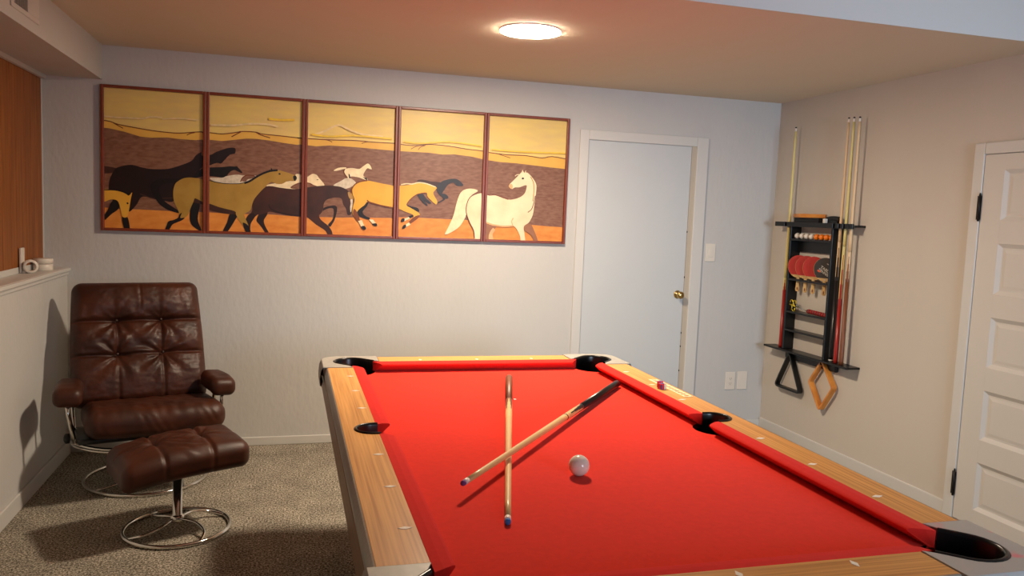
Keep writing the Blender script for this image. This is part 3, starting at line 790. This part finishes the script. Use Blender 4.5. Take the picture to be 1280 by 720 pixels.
# ------------------------------------------------------------------ cues
def cue(a, b, rt, rb, m_sh, m_bt, m_tip, label, group, split=.28, splice=.14, joint=.5, bumper=None, name='pool_cue', ferr=True, origin=None):
    """a = tip end, b = butt end"""
    a, b = Vector(a), Vector(b); ax = (b - a); Ln = ax.length; ax.normalize()
    e = empty(name, tuple(origin or b), label, 'cue', group)
    def rad(t): return rt + (rb - rt) * (t ** 1.1)
    Lf = .022 / Ln; Lt = .009 / Ln
    MB().lathe([(rt * .86, 0), (rt * .97, Lt * Ln * .35), (rt, Lt * Ln)], a, ax, 20).build('tip', m_tip, e)
    if ferr: MB().lathe([(rt, Lt * Ln), (rt * 1.01, (Lt + Lf) * Ln)], a, ax, 20).build('ferrule', m_ferr, e)
    t0 = Lt + (Lf if ferr else 0)
    tb = 1 - split - splice
    MB().lathe([(rad(t0 + (tb - t0) * i / 10), (t0 + (tb - t0) * i / 10) * Ln) for i in range(11)], a, ax, 20).build('shaft', m_sh, e)
    # forearm with pointed splices then the dark butt
    mb = MB(); seg = 32; N = 28
    x = Vector((0, 0, 1)) if abs(ax.z) < .9 else Vector((0, 1, 0))
    x = (x - ax * x.dot(ax)).normalized(); y_ = ax.cross(x)
    ts = [tb + splice * i / N for i in range(N + 1)]
    vs = []
    for t in ts:
        for k in range(seg):
            an = 2 * pi * k / seg
            vs.append(a + ax * (t * Ln) + (x * cos(an) + y_ * sin(an)) * rad(t))
    o0 = len(mb.v)
    mb.v += [tuple(v) for v in vs]
    for i in range(N):
        fr_ = (i + .5) / N
        for k in range(seg):
            w = abs((((k + .5) / seg * 4) % 1) - .5) * 2      # 0 at point centre
            mb.f.append([o0 + i * seg + k, o0 + i * seg + (k + 1) % seg, o0 + (i + 1) * seg + (k + 1) % seg, o0 + (i + 1) * seg + k])
            mb.mi.append(1 if w < fr_ else 0); mb.sm.append(True)
    t1 = tb + splice
    mb.lathe([(rad(t1), t1 * Ln), (rad(1) , Ln * .985), (rad(1) * .98, Ln)], a, ax, 24, 1)
    mb.build('butt', [m_sh, m_bt], e)
    if joint:
        tj = tb - .01
        MB().lathe([(rad(tj) * 1.03, tj * Ln - .004), (rad(tj) * 1.05, tj * Ln), (rad(tj) * 1.03, tj * Ln + .004)], a, ax, 20).build('joint_collar', m_black, e)
    if bumper:
        MB().lathe([(rb * .9, Ln), (rb * .93, Ln + .008), (rb * .5, Ln + .014)], a, ax, 20).build('bumper', bumper, e)
    return e
BZ = TZ - .042 * K
g = 'cues lying on the red cloth'
cue((.524, 1.816, BZ + .0085), (.971, 3.440, BZ + .0168), .0080, .0165, m_shaft, m_brownbutt, m_tipb,
    'short pool cue with brown butt and blue tip lying lengthwise on the red cloth', g, split=.26, splice=.11, joint=0, bumper=None)
cue((.452, 2.012, BZ + .0425), (1.425, 3.273, BZ + .0168), .0078, .0165, m_shaft, m_blackbutt, m_tipp,
    'pool cue with black butt and purple tip resting across the other cue on the cloth', g, split=.34, splice=.11, bumper=m_blackmat)
# ball, chalk, strip, speck
o = MB().sphere((0, 0, 0), .0308, 0, 40).build('cue_ball', m_ball, None, origin=None, label='white cue ball resting alone on the red cloth', cat='ball')
o.location = (.829, 2.146, BZ + .0308)
def chalk(x, y_, rz, z, tilt=False):
    e = empty('chalk_cube', (x, y_, z), 'cube of cue chalk in red and blue paper on the right table rail', 'chalk', rz=rz)
    h = .0130
    MB().box(-h, h, -h, h, 0, .024).build('paper', m_chalkr, e, local=True, bevel=.001)
    MB().box(-h - .0003, -h + .002, -h - .0003, -h + .009, .001, .020).box(-.001, .009, -h - .0004, -h + .001, .012, .019).build('printed_patch', m_chalkb, e, local=True)
    MB().box(h - .012, h + .0003, -h - .0005, h, .001, .0235).build('white_band', m_white, e, local=True)
    MB().lathe([(.009, .024), (.0085, .0255), (.004, .0245), (0, .0242)], (0, 0, 0), (0, 0, 1), 16).build('chalk_top', m_chalkb, e, local=True)
    return e
chalk(1.527, 3.035, .35, TZ)
chz = chalk(1.540, 3.078, 1.1, TZ); chz['label'] = 'second cube of cue chalk, half hidden behind the first on the right rail'
st = MB()
# perforated cream strip lying along the outer edge of the right rail
sx0, sx1, sy0, sy1 = 1.553, 1.594, 2.885, 3.22
st.box(sx0, sx0 + .009, sy0, sy1, TZ, TZ + .0025).box(sx1 - .009, sx1, sy0, sy1, TZ, TZ + .0025)
nn = 12
for i in range(nn + 1):
    yy = sy0 + (sy1 - sy0 - .008) * i / nn
    st.box(sx0 + .009, sx1 - .009, yy, yy + .008, TZ, TZ + .0025)
st.build('perforated_strip', m_cream, None, bevel=.0006, label='cream perforated strip lying on the right rail beside the chalk', cat='strip')
sk = MB().rbox(.007, .005, .002, .0018, 4, 4, 3).build('paper_scrap', m_white, None, label='tiny white scrap on the red cloth right of the brown cue butt', cat='scrap')
sk.location = (.90, 3.09, BZ + .002); sk.rotation_euler = (0, 0, .5)

# ------------------------------------------------------------------ leather recliner
CHA = (-.76, 4.72, 0.0); CHR = .27
ch = empty('leather_recliner', CHA, 'brown tufted leather recliner on a chrome ring base in the left corner', 'armchair', rz=CHR)
rnd = random.Random(11)
def gauss(x, s): return exp(-(x * x) / (s * s))
BT = [(-.110, .67), (.110, .67), (-.110, .395), (.110, .395)]       # buttons: x, v
PH = [rnd.uniform(0, 6.28) for _ in range(8)]
def back_fn(p, n_):
    hx, hy, hz = .325, .062, .345
    x, y_, z = p
    v = (z + hz) / (2 * hz)
    front = max(0, -n_.y)
    # pillow swelling across
    ex = 1 - abs(x / hx) ** 3
    puff = .012 * ex
    if v > .67:
        t = (v - .67) / .33
        puff += .034 * sin(pi * min(1, t * 1.02)) ** .7 * (1 - abs(x / hx) ** 6)
    elif v > .39:
        t = (v - .39) / .28
        puff += .014 * sin(pi * t)
    else:
        t = v / .39
        puff += .020 * sin(pi * min(1, t * 1.1) * .95)
    d_ = puff
    d_ -= .016 * gauss(v - .67, .016) + .014 * gauss(v - .39, .014)
    d_ += .0022 * noise.noise(Vector((x * 22, v * 30, 3))) + .0012 * noise.noise(Vector((x * 60, v * 40, 9)))
    if v < .67:
        for bx in (-.108, .108): d_ -= .009 * gauss(x - bx, .009) * (1 if v > .03 else 0)
    for i, (bx, bv) in enumerate(BT):
        dx, dz = x - bx, (v - bv) * 2 * hz
        rr = sqrt(dx * dx + dz * dz) + 1e-6
        an = atan2(dz, dx)
        d_ -= .024 * gauss(rr, .050)
        fade = (rr / .05) * exp(-rr / .055)
        if bv > .6 and dz > 0: fade *= .45
        d_ += .0105 * fade * (sin(an * 7 + PH[i] + rr * 18) + .6 * sin(an * 12 + PH[i + 4]))
    # vertical creases in the head roll
    if v > .70: d_ += .0022 * sin(x * 60 + 2 * sin(x * 23)) * gauss(v - .72, .10)
    if v > .67: d_ -= .006 * gauss(x - .01, .006) * gauss(v - .98, .2)
    y_ = y_ - d_ * front
    # slight hourglass outline
    wd = 1 + .055 * (1 - v) + .02 * sin(pi * v)
    x *= wd
    # bend: head end leans forward, lumbar bulges
    y_ += -.03 * sin(pi * min(1, v * 1.1)) * .4 - .035 * max(0, v - .6) ** 1.5
    # corners of the top
    return Vector((x, y_, z))
REC = math.radians(21)
def recl(p):
    # rotate about the x axis and place
    x, y_, z = p; z += .345
    return Vector((x, .045 + y_ * cos(REC) + z * sin(REC), .415 + z * cos(REC) - y_ * sin(REC)))
b = MB().rbox(.325, .062, .345, .05, 110, 10, 130, fn=lambda p, n_: recl(back_fn(p, n_)))
bk = b.build('backrest', m_leather, ch, local=True)
for bx, bv in BT:
    q_ = recl(Vector((bx * (1 + .055 * (1 - bv) + .02 * sin(pi * bv)), -.062 + .004 - .03 * sin(pi * min(1, bv * 1.1)) * .4, bv * .69 - .345)))
    MB().sphere(q_, .009, 0, 12).build('button', m_seam, bk, local=True)
# piping around the front edge of the backrest
def seat_fn(p, n_):
    hx, hy, hz = .335, .225, .068
    x, y_, z = p
    top = max(0, n_.z); fr_ = max(0, -n_.y)
    ex = 1 - abs(x / hx) ** 4
    z2 = z + .016 * ex * top
    wr = .0018 * sin(x * 70 + 3 * sin(x * 17)) * gauss(y_ + .15, .10) * gauss(x, .22)
    z2 += (wr * top) + .004 * top * noise.noise(Vector((x * 26, y_ * 16, 5)))
    y2_ = .004 * noise.noise(Vector((x * 34, z * 20, 7)))
    y2 = y_ - (.014 * ex + .0010 * sin(x * 90 + 4 * sin(x * 21 + z * 30))) * fr_
    # sag in the middle, sides slightly raised; waterfall front
    z2 += .012 * (x / hx) ** 2
    f_ = max(0, (-y_ - .08) / .145)
    z2 -= .020 * f_ * f_
    z2 += (y_ * -.10)
    return Vector((x + .034, y2 - .175, z2 + .395))
st_ = MB().rbox(.335, .225, .068, .058, 110, 60, 16, fn=seat_fn).build('seat', m_leather, ch, local=True)
MB().rbox(.33, .21, .014, .010, 8, 8, 4, fn=lambda p, n_: Vector((p.x, p.y - .165, p.z + .322 - p.y * .08))).build('seat_pan', m_black, ch, local=True)
# arm pads
def arm(sx, yaw, zo):
    def fn(p, n_):
        x, y_, z = p
        t = (y_ + .13) / .26
        # drooping front end
        z2 = z - .030 * max(0, .35 - t) ** 1 * 1.2 + .012 * sin(x * 40 + y_ * 30) * .15
        x2 = x * (1 - .10 * t)
        c_, s_ = cos(yaw), sin(yaw)
        return Vector((sx * .362 + .002 + x2 * c_ - y_ * s_, -.16 + x2 * s_ + y_ * c_, .555 + zo + z2))
    return MB().rbox(.068, .135, .049, .040, 16, 24, 12, fn=fn).build('arm_pad', m_leather, ch, local=True)
arm(-1, -.10, 0); arm(1, .10, .0)
for sx in (-1, 1):
    x0 = sx * .372
    p = spline([(x0, -.24, .515), (x0 - sx * .004, -.262, .46), (x0 - sx * .02, -.25, .38), (x0 - sx * .03, -.20, .31), (x0 - sx * .04, -.08, .275), (x0 - sx * .04, .08, .285)], 6)
    MB().tube(p, .011, 12).build('arm_tube', m_chrome, ch, local=True)
    p = spline([(x0, -.06, .52), (x0 - sx * .004, -.05, .45), (x0 - sx * .02, -.04, .36), (x0 - sx * .06, .0, .29)], 6)
    MB().tube(p, .011, 12).build('arm_tube', m_chrome, ch, local=True)
    MB().lathe([(.022, 0), (.026, .004), (.026, .020), (.018, .026), (.008, .03)], (x0 - sx * .015, -.17, .315), (sx, 0, 0), 16).build('knob', m_black, ch, local=True)
    p = spline([(sx * .33, .02, .30), (sx * .335, .12, .45), (sx * .325, .20, .62)], 5)
    MB().tube(p, .010, 10).build('back_bracket', m_chrome, ch, local=True)
# under-seat hoops
for dy, zz in ((0, .285), (.035, .262)):
    p = spline([(-.345, .02 + dy, zz), (-.33, -.16 + dy, zz - .005), (-.20, -.27 + dy, zz - .02), (0, -.30 + dy, zz - .025), (.20, -.27 + dy, zz - .02), (.33, -.16 + dy, zz - .005), (.345, .02 + dy, zz)], 8)
    MB().tube(p, .009, 12).build('seat_hoop', m_chrome, ch, local=True)
MB().box(-.34, .34, -.05, .02, .255, .285).box(-.04, .04, -.26, .1, .235, .262).build('cross_member', m_black, ch, local=True, bevel=.006)
def ring_base(root, rr, post_h, c=(0, 0), rot=0.0, tr=.0105):
    cx_, cy_ = c
    ring = [(cx_ + rr * cos(a), cy_ + rr * sin(a), tr) for a in [2 * pi * i / 64 for i in range(64)]]
    MB().tube(ring, tr, 12, closed=True).build('base_ring', m_chrome, root, local=True)
    for k in range(4):
        a = rot + k * pi / 2
        d_ = Vector((cos(a), sin(a), 0)); s_ = Vector((-sin(a), cos(a), 0))
        c0 = Vector((cx_, cy_, 0))
        pts = [c0 + d_ * (rr - .004) + Vector((0, 0, tr + .002)), c0 + d_ * rr * .75 + s_ * .045 + Vector((0, 0, .030)), c0 + d_ * rr * .4 + s_ * .045 + Vector((0, 0, .048)), c0 + d_ * .022 + s_ * .006 + Vector((0, 0, .056))]
        MB().tube(spline(pts, 7), .0075, 10).build('base_spoke', m_chrome, root, local=True)
    MB().lathe([(.030, .040), (.032, .046), (.032, .066), (.026, .072), (.0215, .075), (.0215, post_h)], (cx_, cy_, 0), (0, 0, 1), 28).build('post', m_chrome, root, local=True)
ring_base(ch, .314, .26, c=(.023, .005), rot=.5)

# ------------------------------------------------------------------ ottoman
OT = (-.485, 3.95, 0)
ot = empty('leather_ottoman', OT, 'brown leather ottoman on a chrome ring base in front of the recliner', 'ottoman', rz=.40)
def ott_fn(p, n_):
    hx, hy, hz = .283, .180, .062
    x, y_, z = p
    top = max(0, n_.z); fr_ = max(0, -n_.y)
    ex = (1 - abs(x / hx) ** 4) * (1 - abs(y_ / hy) ** 4)
    d_ = .018 * ex
    for bx in (-.105, .105):
        d_ -= .010 * gauss(x - bx, .009)
        rr = sqrt((x - bx) ** 2 + (y_ - .03) ** 2) + 1e-6; an = atan2(y_ - .03, x - bx)
        d_ -= .018 * gauss(rr, .035)
        d_ += .0055 * (rr / .05) * exp(-rr / .05) * (sin(an * 7 + bx * 40) + .6 * sin(an * 11))
    d_ -= .008 * gauss(y_ - .03, .008)
    d_ += .0028 * sin(y_ * 110 + 4 * sin(x * 25)) * gauss(x - .02, .07) * (1 if y_ < .03 else .4)
    z2 = z + d_ * top
    y2 = y_ - (.010 * (1 - abs(x / hx) ** 4) - (.005 * (gauss(x - .105, .009) + gauss(x + .105, .009)))) * fr_
    z2 += -.022 * (x / hx) ** 2 * (1 if x < 0 else .4) + .035 * (x / hx) * .5 
    z2 += .006 * max(0, y_ / hy) ** 1.5 - .022 * max(0, -y_ / hy) ** 2 * .4
    return Vector((x + .006, y2, z2 + .361))
MB().rbox(.283, .180, .062, .046, 90, 60, 16, fn=ott_fn).build('cushion', m_leather, ot, local=True)
MB().rbox(.18, .12, .012, .008, 6, 6, 3, fn=lambda p, n_: Vector((p.x, p.y, p.z + .300 + p.x * .03))).build('seat_pan', m_black, ot, local=True)
ring_base(ot, .235, .30, rot=.15)

# ------------------------------------------------------------------ cue rack on the right wall
XR = R - .082
RK = empty('cue_rack', (R, 4.74, .64), 'black wooden wall rack of shelves holding cues, paddles and balls', 'cue rack')
RY0, RY1 = 4.50, 4.95                 # side boards
for y0 in (RY0 - .009, RY1 - .009):
    MB().box(XR, R, y0, y0 + .018, .665, 1.545).build('side_board', m_black, RK, bevel=.002)
def shelf(z, y0=RY0 + .009, y1=RY1 - .009, x0=XR, nm='shelf', t=.014): return MB().box(x0, R, y0, y1, z - t, z).build(nm, m_black, RK, bevel=.002)
ZB, ZP, ZG, ZE = 1.452, 1.172, .942, .812
shelf(ZB); shelf(ZP); shelf(ZG); shelf(ZE)
MB().box(R - .02, R - .004, RY0 + .009, RY1 - .009, ZB - .09, ZB - .014).build('back_panel', m_black, RK, bevel=.001)
# top shelf with the notched cue holder reaching out at both sides
tb_ = MB().box(XR - .005, R, 4.285, 5.115, 1.546, 1.560)
tb_.build('top_shelf', m_black, RK, bevel=.002)
hl = MB()
for y0, y1 in ((4.285, 4.312), (4.315, 4.355), (4.375, 4.40), (4.42, 4.445), (4.475, 4.97), (5.0, 5.115)):
    hl.box(XR - .020, XR - .005, y0, y1, 1.535, 1.568)
hl.box(XR - .009, XR - .005, 4.285, 5.115, 1.535, 1.568)
hl.build('cue_holder', m_black, RK, bevel=.002)
MB().box(XR - .020, R, 4.235, 5.155, .650, .664).build('bottom_shelf', m_black, RK, bevel=.003)
MB().box(R - .03, R, 4.43, 4.99, .590, .650).build('bottom_rail', m_black, RK, bevel=.010, segs=4)
for yy in (4.55, 4.90):
    MB().tube([(R - .03, yy, .625), (R - .055, yy, .625), (R - .058, yy, .637)], .0045, 8).build('peg', m_black, RK)

# cues standing in the rack
gx = 'cues standing in the wall rack'
def rcue(y_, ztop, m_s, m_b, label, split, splice=.22, bump=None, x=XR + .034, zb=.665, rb=.0145, dy=0):
    return cue((x, y_ + dy, ztop), (x, y_, zb + (.0145 if bump else 0)), .0066, rb, m_s, m_b, m_blackmat, label, gx, split=split, splice=splice, joint=0, bumper=bump, origin=(x, y_, zb))
rcue(5.005, 2.235, m_shafty, m_redbutt, 'pale yellow cue with red butt standing alone at the left side of the rack', .26, .06, x=XR + .022)
rcue(4.447, 2.245, m_shaftp, m_blackbutt, 'cue with black butt and white bumper, nearest the right side board of the rack', .33, .16, bump=m_white, x=XR + .022)
rcue(4.392, 2.242, m_shafty, m_redbutt, 'yellow cue with long red butt, middle of the three right of the rack', .24, .24, x=XR + .018)
rcue(4.336, 2.238, m_shaftp, m_brownbutt, 'cue with brown butt, furthest right in the rack', .34, .12, x=XR + .016)

# table tennis balls
gb = 'table tennis balls on the upper rack shelf'
for i in range(8):
    yy = 4.905 - i * .0535
    wh = i < 4
    lb = ['white table tennis ball at the left end of the row on the rack', 'second white table tennis ball from the left on the rack shelf', 'third white table tennis ball from the left on the rack shelf', 'white table tennis ball next to the orange ones on the rack shelf',
          'orange table tennis ball next to the white ones on the rack shelf', 'second orange table tennis ball counting from the white ones on the rack', 'third orange table tennis ball counting from the white ones on the rack', 'orange table tennis ball at the right end, half behind the side board'][i]
    o = MB().sphere((0, 0, 0), .0205, 0, 20).build('table_tennis_ball', m_white if wh else m_orange, None, label=lb, cat='ball', group=gb)
    o.location = (XR + .028, yy, ZB + .0205)

# table tennis paddles hanging through the slotted shelf
def flat(mb, outline, t0, t1, org, ex, ey, ez, mi=0):
    """outline in (ex,ey) plane extruded along ez"""
    o_, ex, ey, ez = Vector(org), Vector(ex), Vector(ey), Vector(ez)
    mb.prism(outline, t0, t1, mi, f=lambda a, b, z: tuple(o_ + ex * a + ey * b + ez * z))
    return mb
def text_mesh(s, size, org, ex, ey, material, parent, name='lettering'):
    cu = bpy.data.curves.new('txt', 'FONT'); cu.body = s; cu.size = size; cu.align_x = 'CENTER'; cu.align_y = 'CENTER'; cu.offset = size * .02
    to = bpy.data.objects.new('txt', cu); COL.objects.link(to)
    dg_ = bpy.context.evaluated_depsgraph_get()
    me = bpy.data.meshes.new_from_object(to.evaluated_get(dg_))
    bpy.data.objects.remove(to)
    ex, ey, o_ = Vector(ex), Vector(ey), Vector(org)
    vs = [tuple(o_ + ex * v.co.x + ey * v.co.y) for v in me.vertices]
    fs = [tuple(p.vertices) for p in me.polygons]
    bpy.data.meshes.remove(me)
    return MB().add(vs, fs, 0, False).build(name, material, parent)
gp = 'table tennis paddles hanging in the rack'
plab = ['red table tennis paddle at the left of the rack row', 'second red table tennis paddle from the left', 'third red table tennis paddle, just behind the black one', 'black table tennis paddle with white lettering, in front of the red ones']
for i in range(4):
    yy = [4.875, 4.79, 4.705, 4.585][i]
    ang = math.radians([40, 40, 40, 40][i])
    ez = Vector((-cos(ang), -sin(ang), 0)); ex = Vector((sin(ang) * -1, cos(ang), 0)) * -1
    ex = Vector((0, 0, 1)).cross(ez); ey = Vector((0, 0, 1))
    org = Vector((XR + .036, yy, ZP))
    e = empty('table_tennis_paddle', tuple(org), plab[i], 'paddle', gp)
    blade = [(0 + .076 * sin(a) * (1 - .06 * cos(a)), .086 + .080 * -cos(a)) for a in [2 * pi * k / 40 for k in range(40)]]
    flat(MB(), blade, -.003, .003, org, ex, ey, ez).build('blade', m_ply, e)
    rubber = [(a * .975, b) for a, b in blade if b > .022]
    flat(MB(), rubber, .0031, .0052, org, ex, ey, ez).build('front_rubber', m_paddle if i == 3 else m_red, e)
    flat(MB(), rubber, -.0052, -.0031, org, ex, ey, ez).build('back_rubber', m_red if i == 3 else m_paddle, e)
    hd = [(-.010, .01), (-.011, -.045), (-.014, -.075), (-.010, -.086), (0, -.089), (.010, -.086), (.014, -.075), (.011, -.045), (.010, .01)]
    hb = flat(MB(), hd, -.008, .008, org, ex, ey, ez).build('handle', m_ply, e, bevel=.002)
    hole = [(.0045 * cos(a), -.068 + .011 * sin(a)) for a in [2 * pi * k / 16 for k in range(16)]]
    flat(MB(), hole, .0081, .0088, org, ex, ey, ez).build('handle_lens', m_brownbutt, hb)
    if i == 3:
        t_ = math.radians(-32)
        tx = ex * cos(t_) + ey * sin(t_); ty = ey * cos(t_) - ex * sin(t_)
        c_ = org + ey * .075 + ez * .0056 + ex * -.006
        text_mesh('TABLE', .026, c_ + ty * .012, tx, ty, m_grey, e)
        text_mesh('TENNIS', .023, c_ - ty * .010, tx, ty, m_grey, e)
        ob = [(-.010, -.006), (.010, -.006), (.010, .006), (-.010, .006)]
        flat(MB(), ob, 0, .0004, c_ - tx * .030 - ty * .018, tx, ty, ez).build('orange_print', m_textor, e)
        flat(MB(), [(-.028, -.0018), (.028, -.0018), (.028, .0018), (-.028, .0018)], 0, .0004, c_ + ty * .052 + tx * .012, tx, ty, ez).build('print_line', m_grey, e)
        flat(MB(), [(-.007, -.005), (.008, -.005), (.004, .007), (-.002, .005)], 0, .0004, c_ - ty * .044 + tx * .034, tx, ty, ez).build('print_mark', m_grey, e)
sh_l = MB()
# bridge head with striped grip lying on the shelf
e = empty('bridge_stick', (XR + .03, 4.72, ZG), 'gold bridge head on silver rod with red and black striped grip on a rack shelf', 'bridge stick')
bx_ = XR + .02
gm = MB()
def loopz(c, r_, mb, a0=0, a1=2 * pi, n=18, tr=.0035):
    mb.tube([(c[0], c[1] + r_ * cos(a0 + (a1 - a0) * k / n), c[2] + r_ * 1.2 * sin(a0 + (a1 - a0) * k / n)) for k in range(n + 1)], tr, 8)
loopz((bx_, 4.905, ZG + .058), .017, gm, 0, 5.2); loopz((bx_, 4.872, ZG + .060), .014, gm, -1.2, 3.4)
loopz((bx_, 4.915, ZG + .026), .016, gm, 1.0, 4.2); loopz((bx_, 4.88, ZG + .016), .014, gm, 2.6, 6.0)
gm.tube([(bx_, 4.93, ZG + .045), (bx_, 4.90, ZG + .040), (bx_, 4.86, ZG + .036)], .005, 8)
gm.tube([(bx_, 4.87, ZG + .080), (bx_, 4.855, ZG + .066)], .0035, 8)
gm.build('bridge_head', m_gold, e)
MB().tube([(bx_, 4.87, ZG + .038), (bx_, 4.705, ZG + .018)], .0042, 10).build('rod', m_chrome, e)
gr = MB()
for k in range(8):
    a = Vector((bx_, 4.72 - k * .0248, ZG + .0205 - k * .0006)); b_ = Vector((bx_, 4.72 - (k + 1) * .0248, ZG + .0205 - (k + 1) * .0006))
    gr.tube([a, (a + b_) / 2 - Vector((0, .004, 0))], [.012, .016], 12, mi=0); gr.tube([(a + b_) / 2 - Vector((0, .004, 0)), b_], [.016, .012], 12, mi=1)
gr.build('grip', [m_blackmat, m_red], e)

# things on the top of the rack
def tri_frame(name, mb_mat, label, org, ex, ey, ez, pts, w, depth, cat='ball rack', group=None, rad_=.018):
    """closed rounded frame following pts"""
    P = [Vector((a, b, 0)) for a, b in pts]; n = len(P); path = []
    for i in range(n):
        p, a, b = P[i], P[i - 1], P[(i + 1) % n]
        da, db_ = (a - p).normalized(), (b - p).normalized()
        s_, e_ = p + da * rad_, p + db_ * rad_
        for k in range(6):
            t = k / 5
            path.append(s_ * (1 - t) ** 2 + p * 2 * t * (1 - t) + e_ * t * t)
    o_, ex, ey, ez = Vector(org), Vector(ex), Vector(ey), Vector(ez)
    m_ = len(path); vs = []
    for i in range(m_):
        t = (path[(i + 1) % m_] - path[i - 1]).normalized(); nr = Vector((t.y, -t.x, 0))
        for a, z in ((-w / 2, 0), (w / 2, 0), (w / 2, depth), (-w / 2, depth)):
            q = path[i] + nr * a
            vs.append(o_ + ex * q.x + ey * q.y + ez * z)
    fs = [(i * 4 + k, i * 4 + (k + 1) % 4, ((i + 1) % m_) * 4 + (k + 1) % 4, ((i + 1) % m_) * 4 + k) for i in range(m_) for k in range(4)]
    mb = MB().add([v - o_ for v in vs], fs, 0, False)
    o = mb.build(name, mb_mat, None, bevel=.003, label=label, cat=cat, group=group)
    o.location = o_
    return o
tri_frame('ball_triangle', m_black, 'black ball triangle hanging from the left peg under the rack', (R - .055, 4.905, .640), (0, -1, 0), (0, 0, 1), (1, 0, 0),
          [(-.005, 0), (-.150, -.262), (.140, -.262)], .016, .038, rad_=.032)
tri_frame('nine_ball_diamond', m_orwood, 'orange wooden diamond ball rack hanging from the right peg under the rack', (R - .055, 4.548, .650), (0, -1, 0), (0, 0, 1), (1, 0, 0),
          [(0, 0), (-.118, -.165), (.008, -.332), (.128, -.160)], .015, .040)
# lying on the top shelf: wooden triangle over black boxes
bxo = empty('dart_case', (R - .045, 4.80, 1.560), 'flat black case on top of the rack under the wooden triangle', 'case')
MB().box(R - .078, R - .006, 4.66, 4.925, 1.560, 1.592).build('case_body', m_blackmat, bxo, bevel=.004)
MB().box(R - .079, R - .005, 4.659, 4.926, 1.592, 1.600).build('lid', m_black, bxo, bevel=.003)
tri_frame('ball_triangle', m_orwood, 'orange wooden ball triangle lying flat on top of the rack', (R - .055, 4.80, 1.6005), (0, -1, 0), (1, 0, 0), (0, 0, 1),
          [(-.235, .045), (.14, .045), (-.05, -.032)], .013, .026, rad_=.03)
bro = empty('table_brush', (R - .045, 4.565, 1.560), 'dark curved table brush on top of the rack near its right end', 'brush')
MB().rbox(.022, .065, .016, .012, 6, 14, 6, fn=lambda p, n_: Vector((p.x + R - .040, p.y + 4.545, p.z + 1.600 - 2.2 * p.y * p.y))).build('brush_back', m_blackmat, bro)
MB().box(R - .058, R - .022, 4.49, 4.60, 1.560, 1.588).build('bristles', m_black, bro)
cz = empty('chalk_cube', (XR + .008, 4.590, 1.560), 'white cube of chalk on the front edge of the rack top', 'chalk')
MB().box(XR - .003, XR + .019, 4.579, 4.601, 1.5605, 1.596).build('chalk_body', m_white, cz, bevel=.0015)
MB().lathe([(.008, 0), (.007, .0015), (.003, .0008)], (XR + .008, 4.59, 1.596), (0, 0, 1), 12).build('chalk_top', m_grey, cz)

# ------------------------------------------------------------------ things on the ledge
e = empty('cable_cover', (-1.335, 4.86, LZ), 'upright white plastic plate standing on the left ledge', 'plastic plate')
MB().box(-1.375, -1.363, 4.805, 4.862, LZ, LZ + .135).build('plate', m_white, e, bevel=.003)
MB().box(-1.363, -1.345, 4.810, 4.857, LZ, LZ + .012).build('foot', m_white, e, bevel=.002)
e = empty('tape_roll', (-1.318, 4.90, LZ), 'white ring shaped roll standing on the ledge between plate and tin', 'tape roll')
c_ = Vector((-1.318, 4.80, LZ + .0372)); axv = Vector((.35, -1, 0)).normalized()
MB().lathe([(.025, 0), (.036, 0), (.0365, .004), (.0365, .040), (.034, .043), (.025, .043), (.023, .04), (.023, .004), (.025, 0)], c_, -axv, 36, caps=False).build('roll', m_white, e)
e2 = e
e = empty('round_tin', (-1.31, 5.03, LZ), 'low round white tin lying on the ledge in the back left corner', 'tin')
MB().lathe([(.046, 0), (.049, .003), (.049, .034), (.046, .036)], (-1.322, 5.04, LZ), (0, 0, 1), 40).build('tin_body', m_white, e)
MB().lathe([(.0505, .036), (.0505, .062), (.048, .066), (.0, .066)][:3], (-1.322, 5.04, LZ), (0, 0, 1), 40).build('lid', m_white, e)

# ------------------------------------------------------------------ lights
wd = bpy.data.worlds.new('world'); SC.world = wd; wd.use_nodes = True
wd.node_tree.nodes['Background'].inputs[0].default_value = (.55, .72, 1.0, 1)
wd.node_tree.nodes['Background'].inputs[1].default_value = .5
def area(name, loc, target, sx, sy, col, power):
    l = bpy.data.lights.new(name, 'AREA'); l.spread = math.radians(75); l.shape = 'RECTANGLE'; l.size = sx; l.size_y = sy; l.color = col; l.energy = power
    o = bpy.data.objects.new(name, l); COL.objects.link(o); o.location = loc
    d_ = Vector(target) - Vector(loc); o.rotation_euler = d_.to_track_quat('-Z', 'Y').to_euler()
    return o
area('daylight_window', (2.3, YN + .02, 1.58), (2.75, 3.0, 1.45), 1.5, 1.1, (.64, .81, 1.0), 29)
